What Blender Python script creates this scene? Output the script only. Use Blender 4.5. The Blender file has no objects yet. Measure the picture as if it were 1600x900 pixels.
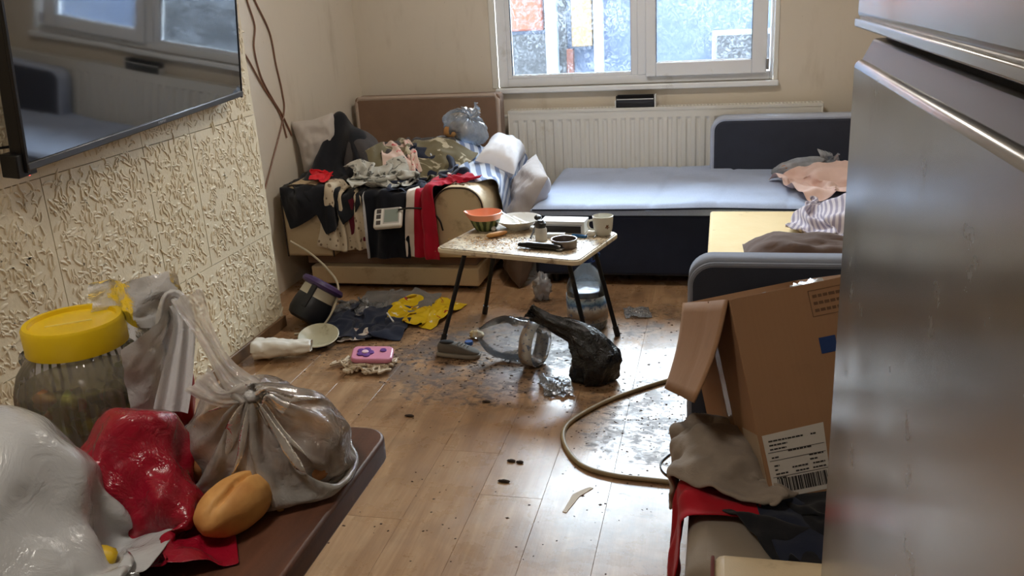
import bpy, bmesh, math, random
import numpy as np
from mathutils import Vector, Matrix, Euler, noise

# ------------------------------------------------------------------ camera, sky, exposure
sc = bpy.context.scene
col = sc.collection
R = math.radians

def camera_matrix(yaw, pitch, roll, loc):
    f = Vector((math.sin(yaw)*math.cos(pitch), math.cos(yaw)*math.cos(pitch), -math.sin(pitch)))
    r = Vector((math.cos(yaw), -math.sin(yaw), 0)); d = f.cross(r)
    r2 = r*math.cos(roll) + d*math.sin(roll); d2 = d*math.cos(roll) - r*math.sin(roll)
    m = Matrix((r2, -d2, -f)).transposed().to_4x4(); m.translation = loc
    return m

cam_data = bpy.data.cameras.new('camera')
cam_data.sensor_width = 36; cam_data.lens = 1400*36/1600; cam_data.clip_start = 0.02
cam = bpy.data.objects.new('camera', cam_data); col.objects.link(cam)
cam.matrix_world = camera_matrix(R(-13.75), R(18.52), R(3.29), Vector((0, 0, 1.5)))
sc.camera = cam

SKY = 34.0            # overcast sky brightness
LAMP = (25.0, 36.0)  # lamp brightness: near, then the added middle fill
world = bpy.data.worlds.new('overcast_sky'); sc.world = world; world.use_nodes = True
bg = world.node_tree.nodes['Background']; bg.inputs[0].default_value = (0.80, 0.90, 1.0, 1); bg.inputs[1].default_value = SKY
pl = bpy.data.lights.new('window_portal', 'AREA'); pl.shape = 'RECTANGLE'; pl.size = 1.7; pl.size_y = 1.4
pl.cycles.is_portal = True
po = bpy.data.objects.new('window_portal', pl); col.objects.link(po); po.location = (-0.55, 5.82, 1.6); po.rotation_euler = (R(-90), 0, 0)
sc.view_settings.view_transform = 'Standard'; sc.view_settings.look = 'None'
sc.view_settings.gamma = 1.0; sc.view_settings.use_curve_mapping = False
sc.view_settings.exposure = 0.72
sc.cycles.use_denoising = True
sc.cycles.max_bounces = 10; sc.cycles.diffuse_bounces = 5; sc.cycles.transparent_max_bounces = 24
sc.cycles.sample_clamp_indirect = 6.0
sc.cycles.caustics_reflective = False; sc.cycles.caustics_refractive = False

# ------------------------------------------------------------------ helpers: colour, materials
def C(r, g, b):
    f = lambda c: ((c/255+0.055)/1.055)**2.4 if c > 10 else c/255/12.92
    return (f(r), f(g), f(b), 1)
def dim(c, k): return (min(1, c[0]*k), min(1, c[1]*k), min(1, c[2]*k), 1)

class NT:
    """small node-tree writer"""
    def __init__(s, name):
        s.m = bpy.data.materials.new(name); s.m.use_nodes = True; s.t = s.m.node_tree
        s.b = s.t.nodes['Principled BSDF']; s.out = s.t.nodes['Material Output']
    def n(s, typ, ins=None, **props):
        k = s.t.nodes.new(typ)
        for a, v in props.items(): setattr(k, a, v)
        for a, v in (ins or {}).items():
            i = k.inputs[a]
            if isinstance(v, bpy.types.NodeSocket): s.t.links.new(v, i)
            else: i.default_value = v
        return k
    def l(s, a, b): s.t.links.new(a, b)
    def coord(s, which='Object'):
        if which == 'World': return s.n('ShaderNodeNewGeometry').outputs['Position']
        return s.n('ShaderNodeTexCoord').outputs[which]
    def mapped(s, vec, scale=(1, 1, 1), rot=(0, 0, 0), loc=(0, 0, 0)):
        return s.n('ShaderNodeMapping', {'Vector': vec, 'Scale': scale, 'Rotation': rot, 'Location': loc}).outputs[0]
    def noise(s, vec, scale, detail=3, rough=0.55, dist=0):
        return s.n('ShaderNodeTexNoise', {'Vector': vec, 'Scale': scale, 'Detail': detail, 'Roughness': rough, 'Distortion': dist}).outputs[0]
    def math(s, op, a, b=None, c=None, clamp=False):
        d = {0: a}
        if b is not None: d[1] = b
        if c is not None: d[2] = c
        k = s.n('ShaderNodeMath', d, operation=op); k.use_clamp = clamp
        return k.outputs[0]
    def ramp(s, fac, stops, interp='LINEAR'):
        k = s.n('ShaderNodeValToRGB', {'Fac': fac}); e = k.color_ramp.elements; k.color_ramp.interpolation = interp
        while len(e) < len(stops): e.new(0.5)
        for i, (p, c) in enumerate(stops):
            e[i].position = p; e[i].color = c if len(c) == 4 else (*c, 1)
        return k.outputs[0]
    def step(s, v, lo, hi):
        return s.n('ShaderNodeMapRange', {'Value': v, 'From Min': lo, 'From Max': hi}, interpolation_type='SMOOTHSTEP').outputs[0]
    def mix(s, fac, a, b, blend='MIX'):
        k = s.n('ShaderNodeMix', data_type='RGBA', blend_type=blend)
        for i, v in ((0, fac), (6, a), (7, b)):
            if isinstance(v, bpy.types.NodeSocket): s.t.links.new(v, k.inputs[i])
            else: k.inputs[i].default_value = v
        return k.outputs[2]
    def bump(s, h, strength, dist=0.01):
        k = s.n('ShaderNodeBump', {'Height': h, 'Strength': strength, 'Distance': dist}); s.l(k.outputs[0], s.b.inputs['Normal']); return k.outputs[0]
    def base(s, v):
        if isinstance(v, bpy.types.NodeSocket): s.l(v, s.b.inputs['Base Color'])
        else: s.b.inputs['Base Color'].default_value = v
    def set(s, **k):
        for a, v in k.items():
            i = s.b.inputs[a.replace('_', ' ')]
            if isinstance(v, bpy.types.NodeSocket): s.l(v, i)
            else: i.default_value = v

def plain(name, c, rough=0.6, var=0.15, scale=6, bump=0.0, bscale=120, metal=0.0, spec=0.5, dirt=None, dirt_amt=0.5, dscale=7, which='Object'):
    t = NT(name); v = t.coord(which)
    n1 = t.noise(v, scale, 4)
    colr = t.mix(n1, dim(c, 1-var), dim(c, 1+var))
    if dirt:
        d = t.step(t.noise(v, dscale, 6, 0.65), 0.62-0.25*dirt_amt, 0.78-0.1*dirt_amt)
        colr = t.mix(t.math('MULTIPLY', d, 0.8), colr, dirt)
    t.base(colr); t.set(Roughness=rough, Metallic=metal); t.b.inputs['Specular IOR Level'].default_value = spec
    if bump: t.bump(t.noise(v, bscale, 3), bump, 0.004)
    return t.m

def fabric(name, c, var=0.2, weave=900, c2=None, kind=None, scale=10, rough=0.9, dirt=None):
    """cloth: weave relief, tonal variation and an optional printed pattern on the UVs"""
    t = NT(name); v = t.coord('Object'); uv = t.coord('UV')
    colr = t.mix(t.noise(v, 14, 4), dim(c, 1-var), dim(c, 1+var))
    if kind == 'stripes':
        w = t.n('ShaderNodeTexWave', {'Vector': uv, 'Scale': scale, 'Distortion': 0.4}, bands_direction='X').outputs['Fac']
        colr = t.mix(t.step(w, 0.45, 0.6), colr, c2)
    elif kind == 'floral':
        f = t.noise(uv, scale, 3, 0.6, 1.2); colr = t.mix(t.step(f, 0.55, 0.6), colr, c2)
    elif kind == 'blotch':
        f = t.n('ShaderNodeTexVoronoi', {'Vector': uv, 'Scale': scale}).outputs['Distance']; colr = t.mix(t.step(f, 0.30, 0.2), colr, c2)
    elif kind == 'edge':       # contrasting stripe along one side of the garment
        x = t.n('ShaderNodeSeparateXYZ', {0: uv}).outputs[0]
        colr = t.mix(t.step(x, 0.2, 0.18), colr, c2)
    elif kind == 'thin':
        x = t.n('ShaderNodeSeparateXYZ', {0: uv}).outputs[0]
        colr = t.mix(t.step(x, 0.06, 0.05), colr, c2)
    elif kind == 'speckle':
        f = t.noise(v, scale, 2, 0.7); colr = t.mix(t.step(f, 0.45, 0.62), colr, c2)
    if dirt: colr = t.mix(t.math('MULTIPLY', t.step(t.noise(v, 5, 5, 0.65), 0.5, 0.7), 0.7), colr, dirt)
    t.base(colr); t.set(Roughness=rough); t.b.inputs['Specular IOR Level'].default_value = 0.15
    t.b.inputs['Sheen Weight'].default_value = 0.15
    t.bump(t.math('ADD', t.noise(v, weave, 1), t.math('MULTIPLY', t.noise(v, 40, 4), 2.0)), 0.35, 0.002)
    return t.m

def film(name, tint, opac, rough=0.12, trans=0.5, crinkle=0.4, lo=None, sc_=30, clear=None):
    """thin polythene or PET: see-through, scattering and glossy at once"""
    t = NT(name); v = t.coord('Object')
    h = t.math('ABSOLUTE', t.math('SUBTRACT', t.noise(v, sc_, 5, 0.6, 0.6), 0.5))
    bp = t.n('ShaderNodeBump', {'Height': h, 'Strength': crinkle, 'Distance': 0.01}).outputs[0]
    dif = t.n('ShaderNodeBsdfDiffuse', {'Color': tint, 'Normal': bp}).outputs[0]
    trl = t.n('ShaderNodeBsdfTranslucent', {'Color': tint, 'Normal': bp}).outputs[0]
    body = t.n('ShaderNodeMixShader', {0: trans, 1: dif, 2: trl}).outputs[0]
    clear = t.n('ShaderNodeBsdfTransparent', {'Color': clear or (dim(tint, 1.0) if opac > .3 else (0.97, 0.98, 1, 1))}).outputs[0]
    o = t.step(t.noise(v, 9, 4, 0.6), 0.25, 0.75)
    o = t.math('MULTIPLY_ADD', o, (opac - (lo if lo is not None else opac*0.7)), (lo if lo is not None else opac*0.7))
    m1 = t.n('ShaderNodeMixShader', {0: o, 1: clear, 2: body}).outputs[0]
    gl = t.n('ShaderNodeBsdfGlossy', {'Color': (1, 1, 1, 1), 'Roughness': rough, 'Normal': bp}).outputs[0]
    fr = t.n('ShaderNodeFresnel', {'IOR': 1.5, 'Normal': bp}).outputs[0]
    m2 = t.n('ShaderNodeMixShader', {0: fr, 1: m1, 2: gl}).outputs[0]
    t.l(m2, t.out.inputs[0]); t.t.nodes.remove(t.b)
    return t.m

# ------------------------------------------------------------------ helpers: objects
def tag(o, label=None, cat=None, group=None, kind=None):
    if label: o['label'] = label
    if cat: o['category'] = cat
    if group: o['group'] = group
    if kind: o['kind'] = kind
    return o
def thing(name, label, cat, loc=(0, 0, 0), rot=(0, 0, 0), group=None, kind=None):
    o = bpy.data.objects.new(name, None); col.objects.link(o); o.empty_display_size = 0.05
    o.location = loc; o.rotation_euler = rot
    return tag(o, label, cat, group, kind)
def frame_of(o):
    m = Matrix.LocRotScale(o.location, o.rotation_euler, o.scale)
    return frame_of(o.parent) @ m if o.parent else m

def fbm(p, seed, f, octv=4):
    return noise.fractal(Vector((p[0]*f+seed*7.3, p[1]*f-seed*3.1, p[2]*f+seed*1.7)), 0.9, 2.1, octv)
def ridge(p, seed, f, octv=4):
    """sharp creases, between 0 and about 1"""
    v = 0; a = 0.55
    for i in range(octv):
        v += a*(1-abs(noise.noise(Vector((p[0]*f+seed*5.1+i*9, p[1]*f+seed*2.7, p[2]*f-seed*4.3)))*2)); a *= 0.5; f *= 1.9
    return v

class MB:
    """collects shapes; build() links them as ONE mesh object"""
    def __init__(s): s.v = []; s.f = []; s.uv = {}
    def add(s, vs, fs):
        k = len(s.v); s.v += [tuple(v) for v in vs]; s.f += [tuple(i+k for i in f) for f in fs]; return s
    def box(s, lo, hi, m=None):
        x0, y0, z0 = lo; x1, y1, z1 = hi
        vs = [Vector(p) for p in ((x0,y0,z0),(x1,y0,z0),(x1,y1,z0),(x0,y1,z0),(x0,y0,z1),(x1,y0,z1),(x1,y1,z1),(x0,y1,z1))]
        if m: vs = [m @ p for p in vs]
        return s.add(vs, [(0,3,2,1),(4,5,6,7),(0,1,5,4),(1,2,6,5),(2,3,7,6),(3,0,4,7)])
    def hexa(s, p):      # 8 corners in box order
        return s.add(p, [(0,3,2,1),(4,5,6,7),(0,1,5,4),(1,2,6,5),(2,3,7,6),(3,0,4,7)])
    def rings(s, rs, close=True, caps=True):
        n = len(rs[0]); vs = [p for r in rs for p in r]; fs = []
        for i in range(len(rs)-1):
            for j in range(n if close else n-1):
                k = (j+1) % n; fs.append((i*n+j, i*n+k, (i+1)*n+k, (i+1)*n+j))
        if caps and close: fs += [tuple(range(n-1, -1, -1)), tuple(range((len(rs)-1)*n, len(rs)*n))]
        return s.add(vs, fs)
    def tube(s, pts, r, n=8, caps=True):
        pts = [Vector(p) for p in pts]; rs = []; up = None
        rad = r if isinstance(r, (list, tuple)) else [r]*len(pts)
        for i, p in enumerate(pts):
            d = (pts[min(i+1, len(pts)-1)]-pts[max(i-1, 0)]).normalized()
            if up is None: up = d.orthogonal().normalized()
            up = (up-d*up.dot(d)); up = up.normalized() if up.length > 1e-6 else d.orthogonal().normalized()
            b = d.cross(up)
            rs.append([p+(up*math.cos(a)+b*math.sin(a))*rad[i] for a in [2*math.pi*k/n for k in range(n)]])
        return s.rings(rs, True, caps)
    def lathe(s, prof, n=32, m=None, caps=False, warp=None):
        rs = []
        for r, z in prof:
            ring = [Vector((r*math.cos(2*math.pi*k/n), r*math.sin(2*math.pi*k/n), z)) for k in range(n)]
            if warp: ring = [warp(p) for p in ring]
            rs.append([m @ p for p in ring] if m else ring)
        return s.rings(rs, True, caps)
    def prism(s, poly, y0, y1, axis='y', m=None):
        n = len(poly)
        mk = {'y': lambda a, b, t: Vector((a, t, b)), 'z': lambda a, b, t: Vector((a, b, t)), 'x': lambda a, b, t: Vector((t, a, b))}[axis]
        vs = [mk(a, b, y0) for a, b in poly]+[mk(a, b, y1) for a, b in poly]
        if m: vs = [m @ p for p in vs]
        fs = [(i, (i+1) % n, n+(i+1) % n, n+i) for i in range(n)]+[tuple(range(n-1, -1, -1)), tuple(range(n, 2*n))]
        return s.add(vs, fs)
    def ball(s, c, r, nu=24, nv=16, fn=None, m=None):
        r = r if isinstance(r, (tuple, list)) else (r, r, r); rs = []
        for i in range(nv+1):
            th = math.pi*(0.001+0.998*i/nv); ring = []
            for k in range(nu):
                a = 2*math.pi*k/nu; d = Vector((math.sin(th)*math.cos(a), math.sin(th)*math.sin(a), -math.cos(th)))
                q = fn(d) if fn else 1.0
                p = Vector((d.x*r[0]*q, d.y*r[1]*q, d.z*r[2]*q))
                if m: p = m @ p
                ring.append(p+Vector(c))
            rs.append(ring)
        return s.rings(rs, True, True)
    def grid(s, fn, nu, nv):
        vs = [fn(i/(nu-1), j/(nv-1)) for j in range(nv) for i in range(nu)]
        k = len(s.v)
        for j in range(nv):
            for i in range(nu): s.uv[k+j*nu+i] = (i/(nu-1), j/(nv-1))
        return s.add(vs, [(j*nu+i, j*nu+i+1, (j+1)*nu+i+1, (j+1)*nu+i) for j in range(nv-1) for i in range(nu-1)])
    def crumple(s, amp, f, seed, octv=3, zmin=None):
        for i, v in enumerate(s.v):
            d = noise.turbulence_vector(Vector(v)*f+Vector((seed*3.3, seed, -seed)), octv, False)
            p = Vector(v)+(d)*amp
            if zmin is not None: p.z = max(p.z, zmin)
            s.v[i] = tuple(p)
        return s
    def data(s, name, mat, inv=None, angle=40, smooth=True):
        me = bpy.data.meshes.new(name)
        vs = [tuple(inv @ Vector(v)) for v in s.v] if inv else s.v
        me.from_pydata(vs, [], s.f); me.update()
        bm = bmesh.new(); bm.from_mesh(me); bmesh.ops.recalc_face_normals(bm, faces=bm.faces); bm.to_mesh(me); bm.free()
        if s.uv:
            ul = me.uv_layers.new(name='UVMap')
            for lp in me.loops: ul.data[lp.index].uv = s.uv.get(lp.vertex_index, (0, 0))
        if smooth:
            me.shade_smooth()
            if angle: me.set_sharp_from_angle(angle=R(angle))
        me.materials.append(mat)
        return me
    def build(s, name, mat, parent=None, world=False, bev=0, seg=2, solid=0, sub=0, angle=40, smooth=True, origin=None, label=None):
        inv = None; loc = None
        if parent is not None and world: inv = frame_of(parent).inverted()
        if parent is None and not world:
            if origin is None:
                a = np.array(s.v); lo, hi = a.min(0), a.max(0); origin = ((lo[0]+hi[0])/2, (lo[1]+hi[1])/2, lo[2])
            loc = Vector(origin); inv = Matrix.Translation(-loc)
        o = bpy.data.objects.new(name, s.data(name, mat, inv, angle, smooth)); col.objects.link(o)
        if loc: o.location = loc
        if parent is not None: o.parent = parent
        if bev:
            b = o.modifiers.new('bevel', 'BEVEL'); b.width = bev; b.segments = seg; b.limit_method = 'ANGLE'; b.angle_limit = R(35); b.harden_normals = False
        if solid:
            b = o.modifiers.new('solid', 'SOLIDIFY'); b.thickness = abs(solid); b.offset = 0 if solid > 0 else -1
        if sub:
            b = o.modifiers.new('sub', 'SUBSURF'); b.levels = sub; b.render_levels = sub
        if label: o['label'] = label
        return o

def spline(pts, n=8):
    """Catmull-Rom through points"""
    p = [Vector(q) for q in pts]; p = [p[0]*2-p[1]]+p+[p[-1]*2-p[-2]]; out = []
    for i in range(1, len(p)-2):
        for k in range(n):
            t = k/n; a, b, c, d = p[i-1], p[i], p[i+1], p[i+2]
            out.append(0.5*((2*b)+(c-a)*t+(2*a-5*b+4*c-d)*t*t+(3*b-a-3*c+d)*t**3))
    out.append(p[-2]); return out

# ------------------------------------------------------------------ helpers: draped cloth (position-based dynamics)
class Cloth:
    def __init__(s, w, h, nx=26, ny=26, wrap=False):
        s.nx, s.ny, s.w, s.h, s.wrap = nx, ny, w, h, wrap
        idx = np.arange(nx*ny).reshape(ny, nx); s.groups = []
        def grp(a, b, rest, k):
            s.groups.append((a.ravel(), b.ravel(), rest, k))
        dx, dy = w/(nx if wrap else nx-1), h/(ny-1)
        if wrap:                       # a tube: the last column joins the first
            dd = math.hypot(dx, dy); nxt = np.roll(idx, -1, 1); nx2 = np.roll(idx, -2, 1)
            for o in (0, 1):
                grp(idx[:, o::2], nxt[:, o::2], dx, 1.0); grp(idx[o:-1:2, :], idx[o+1::2, :], dy, 1.0)
                grp(idx[o:-1:2, :], nxt[o+1::2, :], dd, 0.4); grp(nxt[o:-1:2, :], idx[o+1::2, :], dd, 0.4)
            for o in range(4):
                grp(idx[:, o::4], nx2[:, o::4], dx*2, 0.10)
                a = idx[o:-2:4, :]; b = idx[o+2::4, :]; grp(a, b[:a.shape[0], :], dy*2, 0.10)
            return
        for o in (0, 1):
            grp(idx[:, o:-1:2], idx[:, o+1::2], dx, 1.0); grp(idx[o:-1:2, :], idx[o+1::2, :], dy, 1.0)
        dd = math.hypot(dx, dy)
        for o in (0, 1):
            grp(idx[o:-1:2, :-1], idx[o+1::2, 1:], dd, 0.5); grp(idx[o:-1:2, 1:], idx[o+1::2, :-1], dd, 0.5)
        for o in (0, 1, 2, 3):
            a = idx[:, o:-2:4]; b = idx[:, o+2::4]; grp(a, b[:, :a.shape[1]], dx*2, 0.06)
            a = idx[o:-2:4, :]; b = idx[o+2::4, :]; grp(a, b[:a.shape[0], :], dy*2, 0.06)
    def run(s, start, colliders, steps=60, iters=8, off=0.006, fric=0.96, grav=6.0, pins=None, loft=0.0, seed=1, lf=1.6):
        u, v = np.meshgrid(np.linspace(0, 1, s.nx), np.linspace(0, 1, s.ny))
        p = np.array([start(a, b) for a, b in zip(u.ravel(), v.ravel())], float); q = p.copy(); dt = 1/50
        if loft:      # the cloth's own bulk: uneven creased thickness it keeps above whatever it lies on
            off = off+loft*np.array([max(0, ridge((a*lf*1.0+.35*b, b*lf*.75, seed*.37), seed, 1.6, 3)-.28) for a, b in zip(u.ravel(), v.ravel())])
        else: off = np.full(len(p), off)
        pin = np.array(pins if pins else [], int); pp = p[pin].copy()
        for st in range(steps):
            vel = (p-q)*0.97; n = np.linalg.norm(vel, axis=1, keepdims=True); vel *= np.minimum(1, 0.06/np.maximum(n, 1e-9))
            q = p.copy(); p = p+vel; p[:, 2] -= grav*dt*dt
            for it in range(iters):
                for a, b, rest, k in s.groups:
                    d = p[b]-p[a]; L = np.sqrt((d*d).sum(1))+1e-9
                    c = d*(0.5*k*(L-rest)/L)[:, None]
                    p[a] += c; p[b] -= c
                if len(pin): p[pin] = pp
                if it % 2 == 1 or it == iters-1:
                    for cl in colliders:
                        hit = collide(cl, p, off)
                        if hit is not None:
                            if it == iters-1: p[hit, :2] = q[hit, :2]*fric+p[hit, :2]*(1-fric)      # static friction
                            q[hit] += (p[hit]-q[hit])*fric
        s.p = p
        return s
    def build(s, name, mat, label=None, cat='clothing', group=None, parent=None, solid=0.004, sub=1, crinkle=0.006, cf=13.0, zmin=0.002):
        if crinkle:       # small sharp creases along the surface normal
            g = s.p.reshape(s.ny, s.nx, 3); nrm = np.cross(np.gradient(g, axis=1), np.gradient(g, axis=0)); nrm /= np.linalg.norm(nrm, axis=2, keepdims=True)+1e-9
            k = np.array([ridge((a/(s.nx-1)*s.w, b/(s.ny-1)*s.h*.8, len(name)*.1), s.nx, cf*.55, 3)-.6 for b in range(s.ny) for a in range(s.nx)])
            s.p = s.p+nrm.reshape(-1, 3)*(k*crinkle*2)[:, None]
        s.p[:, 2] = np.maximum(s.p[:, 2], zmin+0.003*np.random.RandomState(3).rand(len(s.p)))
        mb = MB(); mb.grid(lambda a, b: (0, 0, 0), s.nx, s.ny); mb.v = [tuple(x) for x in s.p]
        if s.wrap: mb.f += [(j*s.nx+s.nx-1, j*s.nx, (j+1)*s.nx, (j+1)*s.nx+s.nx-1) for j in range(s.ny-1)]
        o = mb.build(name, mat, parent, world=parent is not None, solid=solid, sub=sub, angle=None)
        if label: tag(o, label, cat, group)
        return o
def collide(cl, p, off):
    if cl[0] == 'floor':
        z = cl[1]+off; h = p[:, 2] < z
        if h.any(): p[h, 2] = z[h]; return h
    elif cl[0] == 'e':
        c, r = np.array(cl[1]), np.array(cl[2])+off[:, None]; d = (p-c)/r; L = np.sqrt((d*d).sum(1)); h = L < 1
        if h.any(): p[h] = c+d[h]/np.maximum(L[h], 1e-6)[:, None]*r[h]; return h
    elif cl[0] == 'b':
        lo, hi = np.array(cl[1])-off[:, None], np.array(cl[2])+off[:, None]
        h = ((p > lo) & (p < hi)).all(1)
        if h.any():
            a = p[h]; lo, hi = lo[h], hi[h]
            d = np.stack([a[:, 0]-lo[:, 0], hi[:, 0]-a[:, 0], a[:, 1]-lo[:, 1], hi[:, 1]-a[:, 1], np.full(len(a), 9.0), hi[:, 2]-a[:, 2]], 1)
            k = d.argmin(1); ii = np.arange(len(a))
            tgt = np.stack([lo[:, 0], hi[:, 0], lo[:, 1], hi[:, 1], lo[:, 2], hi[:, 2]], 1)
            a[ii, k//2] = tgt[ii, k]; p[h] = a; return h
    return None
def rumpled(cx, cy, z, w, h, ang, squash=0.62, amp=0.02, seed=1, tilt=0.0, nf=4.0, sv=None):
    """start pose: a sheet pushed together into irregular folds"""
    ca, sa = math.cos(ang), math.sin(ang); su = squash; sv = sv or min(0.95, squash+0.2); nv = nf*0.7
    Au = w*math.sqrt(2*(1-su*su))/(2*math.pi*nf); Av = h*math.sqrt(2*(1-sv*sv))/(2*math.pi*nv)
    def f(u, v):
        n1 = noise.noise(Vector((u*1.7+seed*3.1, v*1.7, seed))); n2 = noise.noise(Vector((u*2.1, v*2.1+seed*1.9, seed+5)))
        a, b = (u-.5)*w*su+0.03*n2*h, (v-.5)*h*sv+0.05*n1*w
        z2 = z+Au*math.sin(2*math.pi*(nf*u+1.1*n1+0.35*v))+Av*math.sin(2*math.pi*(nv*v+1.2*n2))+amp*noise.noise(Vector((u*7, v*7, seed)))+tilt*b
        return (cx+a*ca-b*sa, cy+a*sa+b*ca, z2)
    return f
def hanging(top, end, z, w, h, su=0.6, seed=1, nf=3.5):
    """start pose: laid out flat from a point on the seat to a point in the air beyond its edge, gathered sideways"""
    a, b = Vector((*top, z)), Vector((*end, z)); d = (b-a).normalized(); s_ = Vector((-d.y, d.x, 0)); Au = w*math.sqrt(2*(1-su*su))/(2*math.pi*nf)
    def f(u, v):
        n1 = noise.noise(Vector((u*1.5+seed, v*2.2, seed*1.3)))
        return tuple(a+d*(h*v*0.97)+s_*((u-.5)*w*su+0.03*n1)+Vector((0, 0, Au*math.sin(2*math.pi*(nf*u+0.9*n1+0.2*v))+0.02*n1)))
    return f

# ------------------------------------------------------------------ the setting
XL, XT, XR, YB, YF, ZC = -2.31, -2.06, 0.95, 5.6, -1.6, 2.6

def wall_paint(name, c, dirt):
    t = NT(name); v = t.coord('World')
    base = t.mix(t.noise(v, 1.3, 4), dim(c, 0.93), dim(c, 1.05))
    st = t.step(t.noise(t.mapped(v, (3, 3, 0.8)), 2.2, 5, 0.6), 0.52, 0.8)
    base = t.mix(t.math('MULTIPLY', st, 0.35), base, dirt)
    sp = t.step(t.noise(v, 45, 2, 0.5), 0.72, 0.76)
    base = t.mix(t.math('MULTIPLY', sp, 0.3), base, dirt)
    t.base(base); t.set(Roughness=0.45); t.bump(t.noise(v, 60, 4), 0.12, 0.004)
    return t.m
m_wall = wall_paint('cream_wall_paint', C(220, 211, 196), C(156, 140, 114))
m_ceil = plain('ceiling_paint', C(222, 218, 208), 0.8, 0.04)

def panel_mat(relief=True):
    t = NT('worm_texture_foam'); v = t.coord('World'); oi = t.n('ShaderNodeObjectInfo').outputs['Random']
    vv = t.mapped(v, (1.0, 0.75, 1.25))
    h = t.math('ABSOLUTE', t.math('SUBTRACT', t.noise(vv, 21, 1.5, 0.5, 1.3), 0.5))
    w = t.step(h, 0.045, 0.0)
    mk = t.step(t.noise(v, 37, 1, 0.5), 0.42, 0.52)
    h2 = t.math('ABSOLUTE', t.math('SUBTRACT', t.noise(t.mapped(vv, (1, 1, 1), (0, 0, 0), (5, 9, 2)), 24, 1.5, 0.5, 1.0), 0.5))
    w2 = t.math('MULTIPLY', t.step(h2, 0.035, 0.0), t.step(t.noise(v, 31, 1), 0.5, 0.58))
    hh = t.math('MAXIMUM', t.math('MULTIPLY', w, mk), w2)
    hh = t.math('ADD', hh, t.math('MULTIPLY', t.noise(v, 90, 3), 0.25))
    c = t.mix(t.noise(v, 2, 4), C(208, 194, 162), C(228, 214, 184))
    c = t.mix(t.math('MULTIPLY', oi, 0.22), c, C(240, 232, 212))
    c = t.mix(t.math('MULTIPLY', t.step(t.noise(v, 3.1, 6, 0.7), 0.55, 0.75), 0.28), c, C(168, 140, 100))
    t.base(c); t.set(Roughness=0.55); t.bump(hh if relief else t.noise(v, 70, 4), 0.75 if relief else 0.35, 0.010 if relief else 0.004)
    return t.m
m_panel = panel_mat(); m_panel2 = panel_mat(False)

def floor_mat():
    t = NT('laminate_wood'); v = t.coord('World'); rnd = t.n('ShaderNodeObjectInfo').outputs['Random']
    off = t.n('ShaderNodeCombineXYZ', {0: t.math('MULTIPLY', rnd, 3), 1: t.math('MULTIPLY', rnd, 17), 2: 0}).outputs[0]
    vv = t.n('ShaderNodeVectorMath', {0: v, 1: off}, operation='ADD').outputs[0]
    g1 = t.noise(t.mapped(vv, (9, 0.9, 1)), 2.0, 5, 0.6, 0.8)
    g2 = t.noise(t.mapped(vv, (70, 2.2, 1)), 2.0, 4, 0.6)
    c = t.ramp(g1, [(0.25, C(138, 104, 74)), (0.5, C(168, 132, 97)), (0.75, C(190, 158, 122))])
    c = t.mix(t.math('MULTIPLY', t.step(g2, 0.35, 0.75), 0.35), c, C(140, 102, 70))
    c = t.mix(0.06, c, t.ramp(rnd, [(0, C(150, 110, 76)), (1, C(214, 184, 146))]))
    # ingrained grime: where people walk between table, sofa and armchair
    def zone(x, y, r0, r1):
        d = t.n('ShaderNodeVectorMath', {0: v, 1: (x, y, 0)}, operation='DISTANCE').outputs['Value']
        return t.step(d, r1, r0)
    z = t.math('MAXIMUM', zone(-0.98, 3.42, 0.3, 0.85), zone(-0.12, 2.95, 0.25, 0.7))
    z = t.math('MAXIMUM', z, t.math('MULTIPLY', zone(-1.6, 3.6, 0.2, 0.75), 0.85))
    z = t.math('MAXIMUM', z, t.math('MULTIPLY', zone(-0.6, 3.9, 0.3, 0.9), 0.8))
    z = t.math('MAXIMUM', z, t.math('MULTIPLY', zone(-0.25, 2.25, 0.1, 0.5), 0.55))
    fine = t.math('ADD', t.math('MULTIPLY', t.noise(t.mapped(v, (1, 1.4, 1)), 24, 7, 0.7, 0.7), .62), t.math('MULTIPLY', t.noise(v, 6.5, 4, 0.6, 0.8), .38))
    thr = t.math('MULTIPLY_ADD', z, -0.29, 0.74)
    gm = t.n('ShaderNodeMapRange', {'Value': fine, 'From Min': thr, 'From Max': t.math('ADD', thr, 0.09)}).outputs[0]
    c = t.mix(t.math('MULTIPLY', gm, 0.9), c, C(66, 48, 34))
    film_ = t.math('MULTIPLY', t.step(t.noise(v, 5.5, 6, 0.62, 1.0), 0.38, 0.7), t.math('MULTIPLY_ADD', z, 0.7, 0.2))
    c = t.mix(film_, c, C(104, 80, 60))
    t.base(c)
    ro = t.math('MULTIPLY_ADD', t.noise(v, 7, 6, 0.65), 0.30, 0.14)
    ro = t.math('ADD', ro, t.math('MULTIPLY', gm, 0.3))
    t.set(Roughness=ro); t.b.inputs['Specular IOR Level'].default_value = 0.5
    t.b.inputs['Coat Weight'].default_value = 0.15; t.b.inputs['Coat Roughness'].default_value = 0.22
    t.bump(t.math('ADD', t.math('MULTIPLY', g2, 0.25), t.math('MULTIPLY', t.noise(v, 9, 5, 0.6), 0.8)), 0.18, 0.006)
    return t.m
m_floor = floor_mat()
m_dark = plain('dark_gap', C(38, 30, 24), 0.9)

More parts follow.
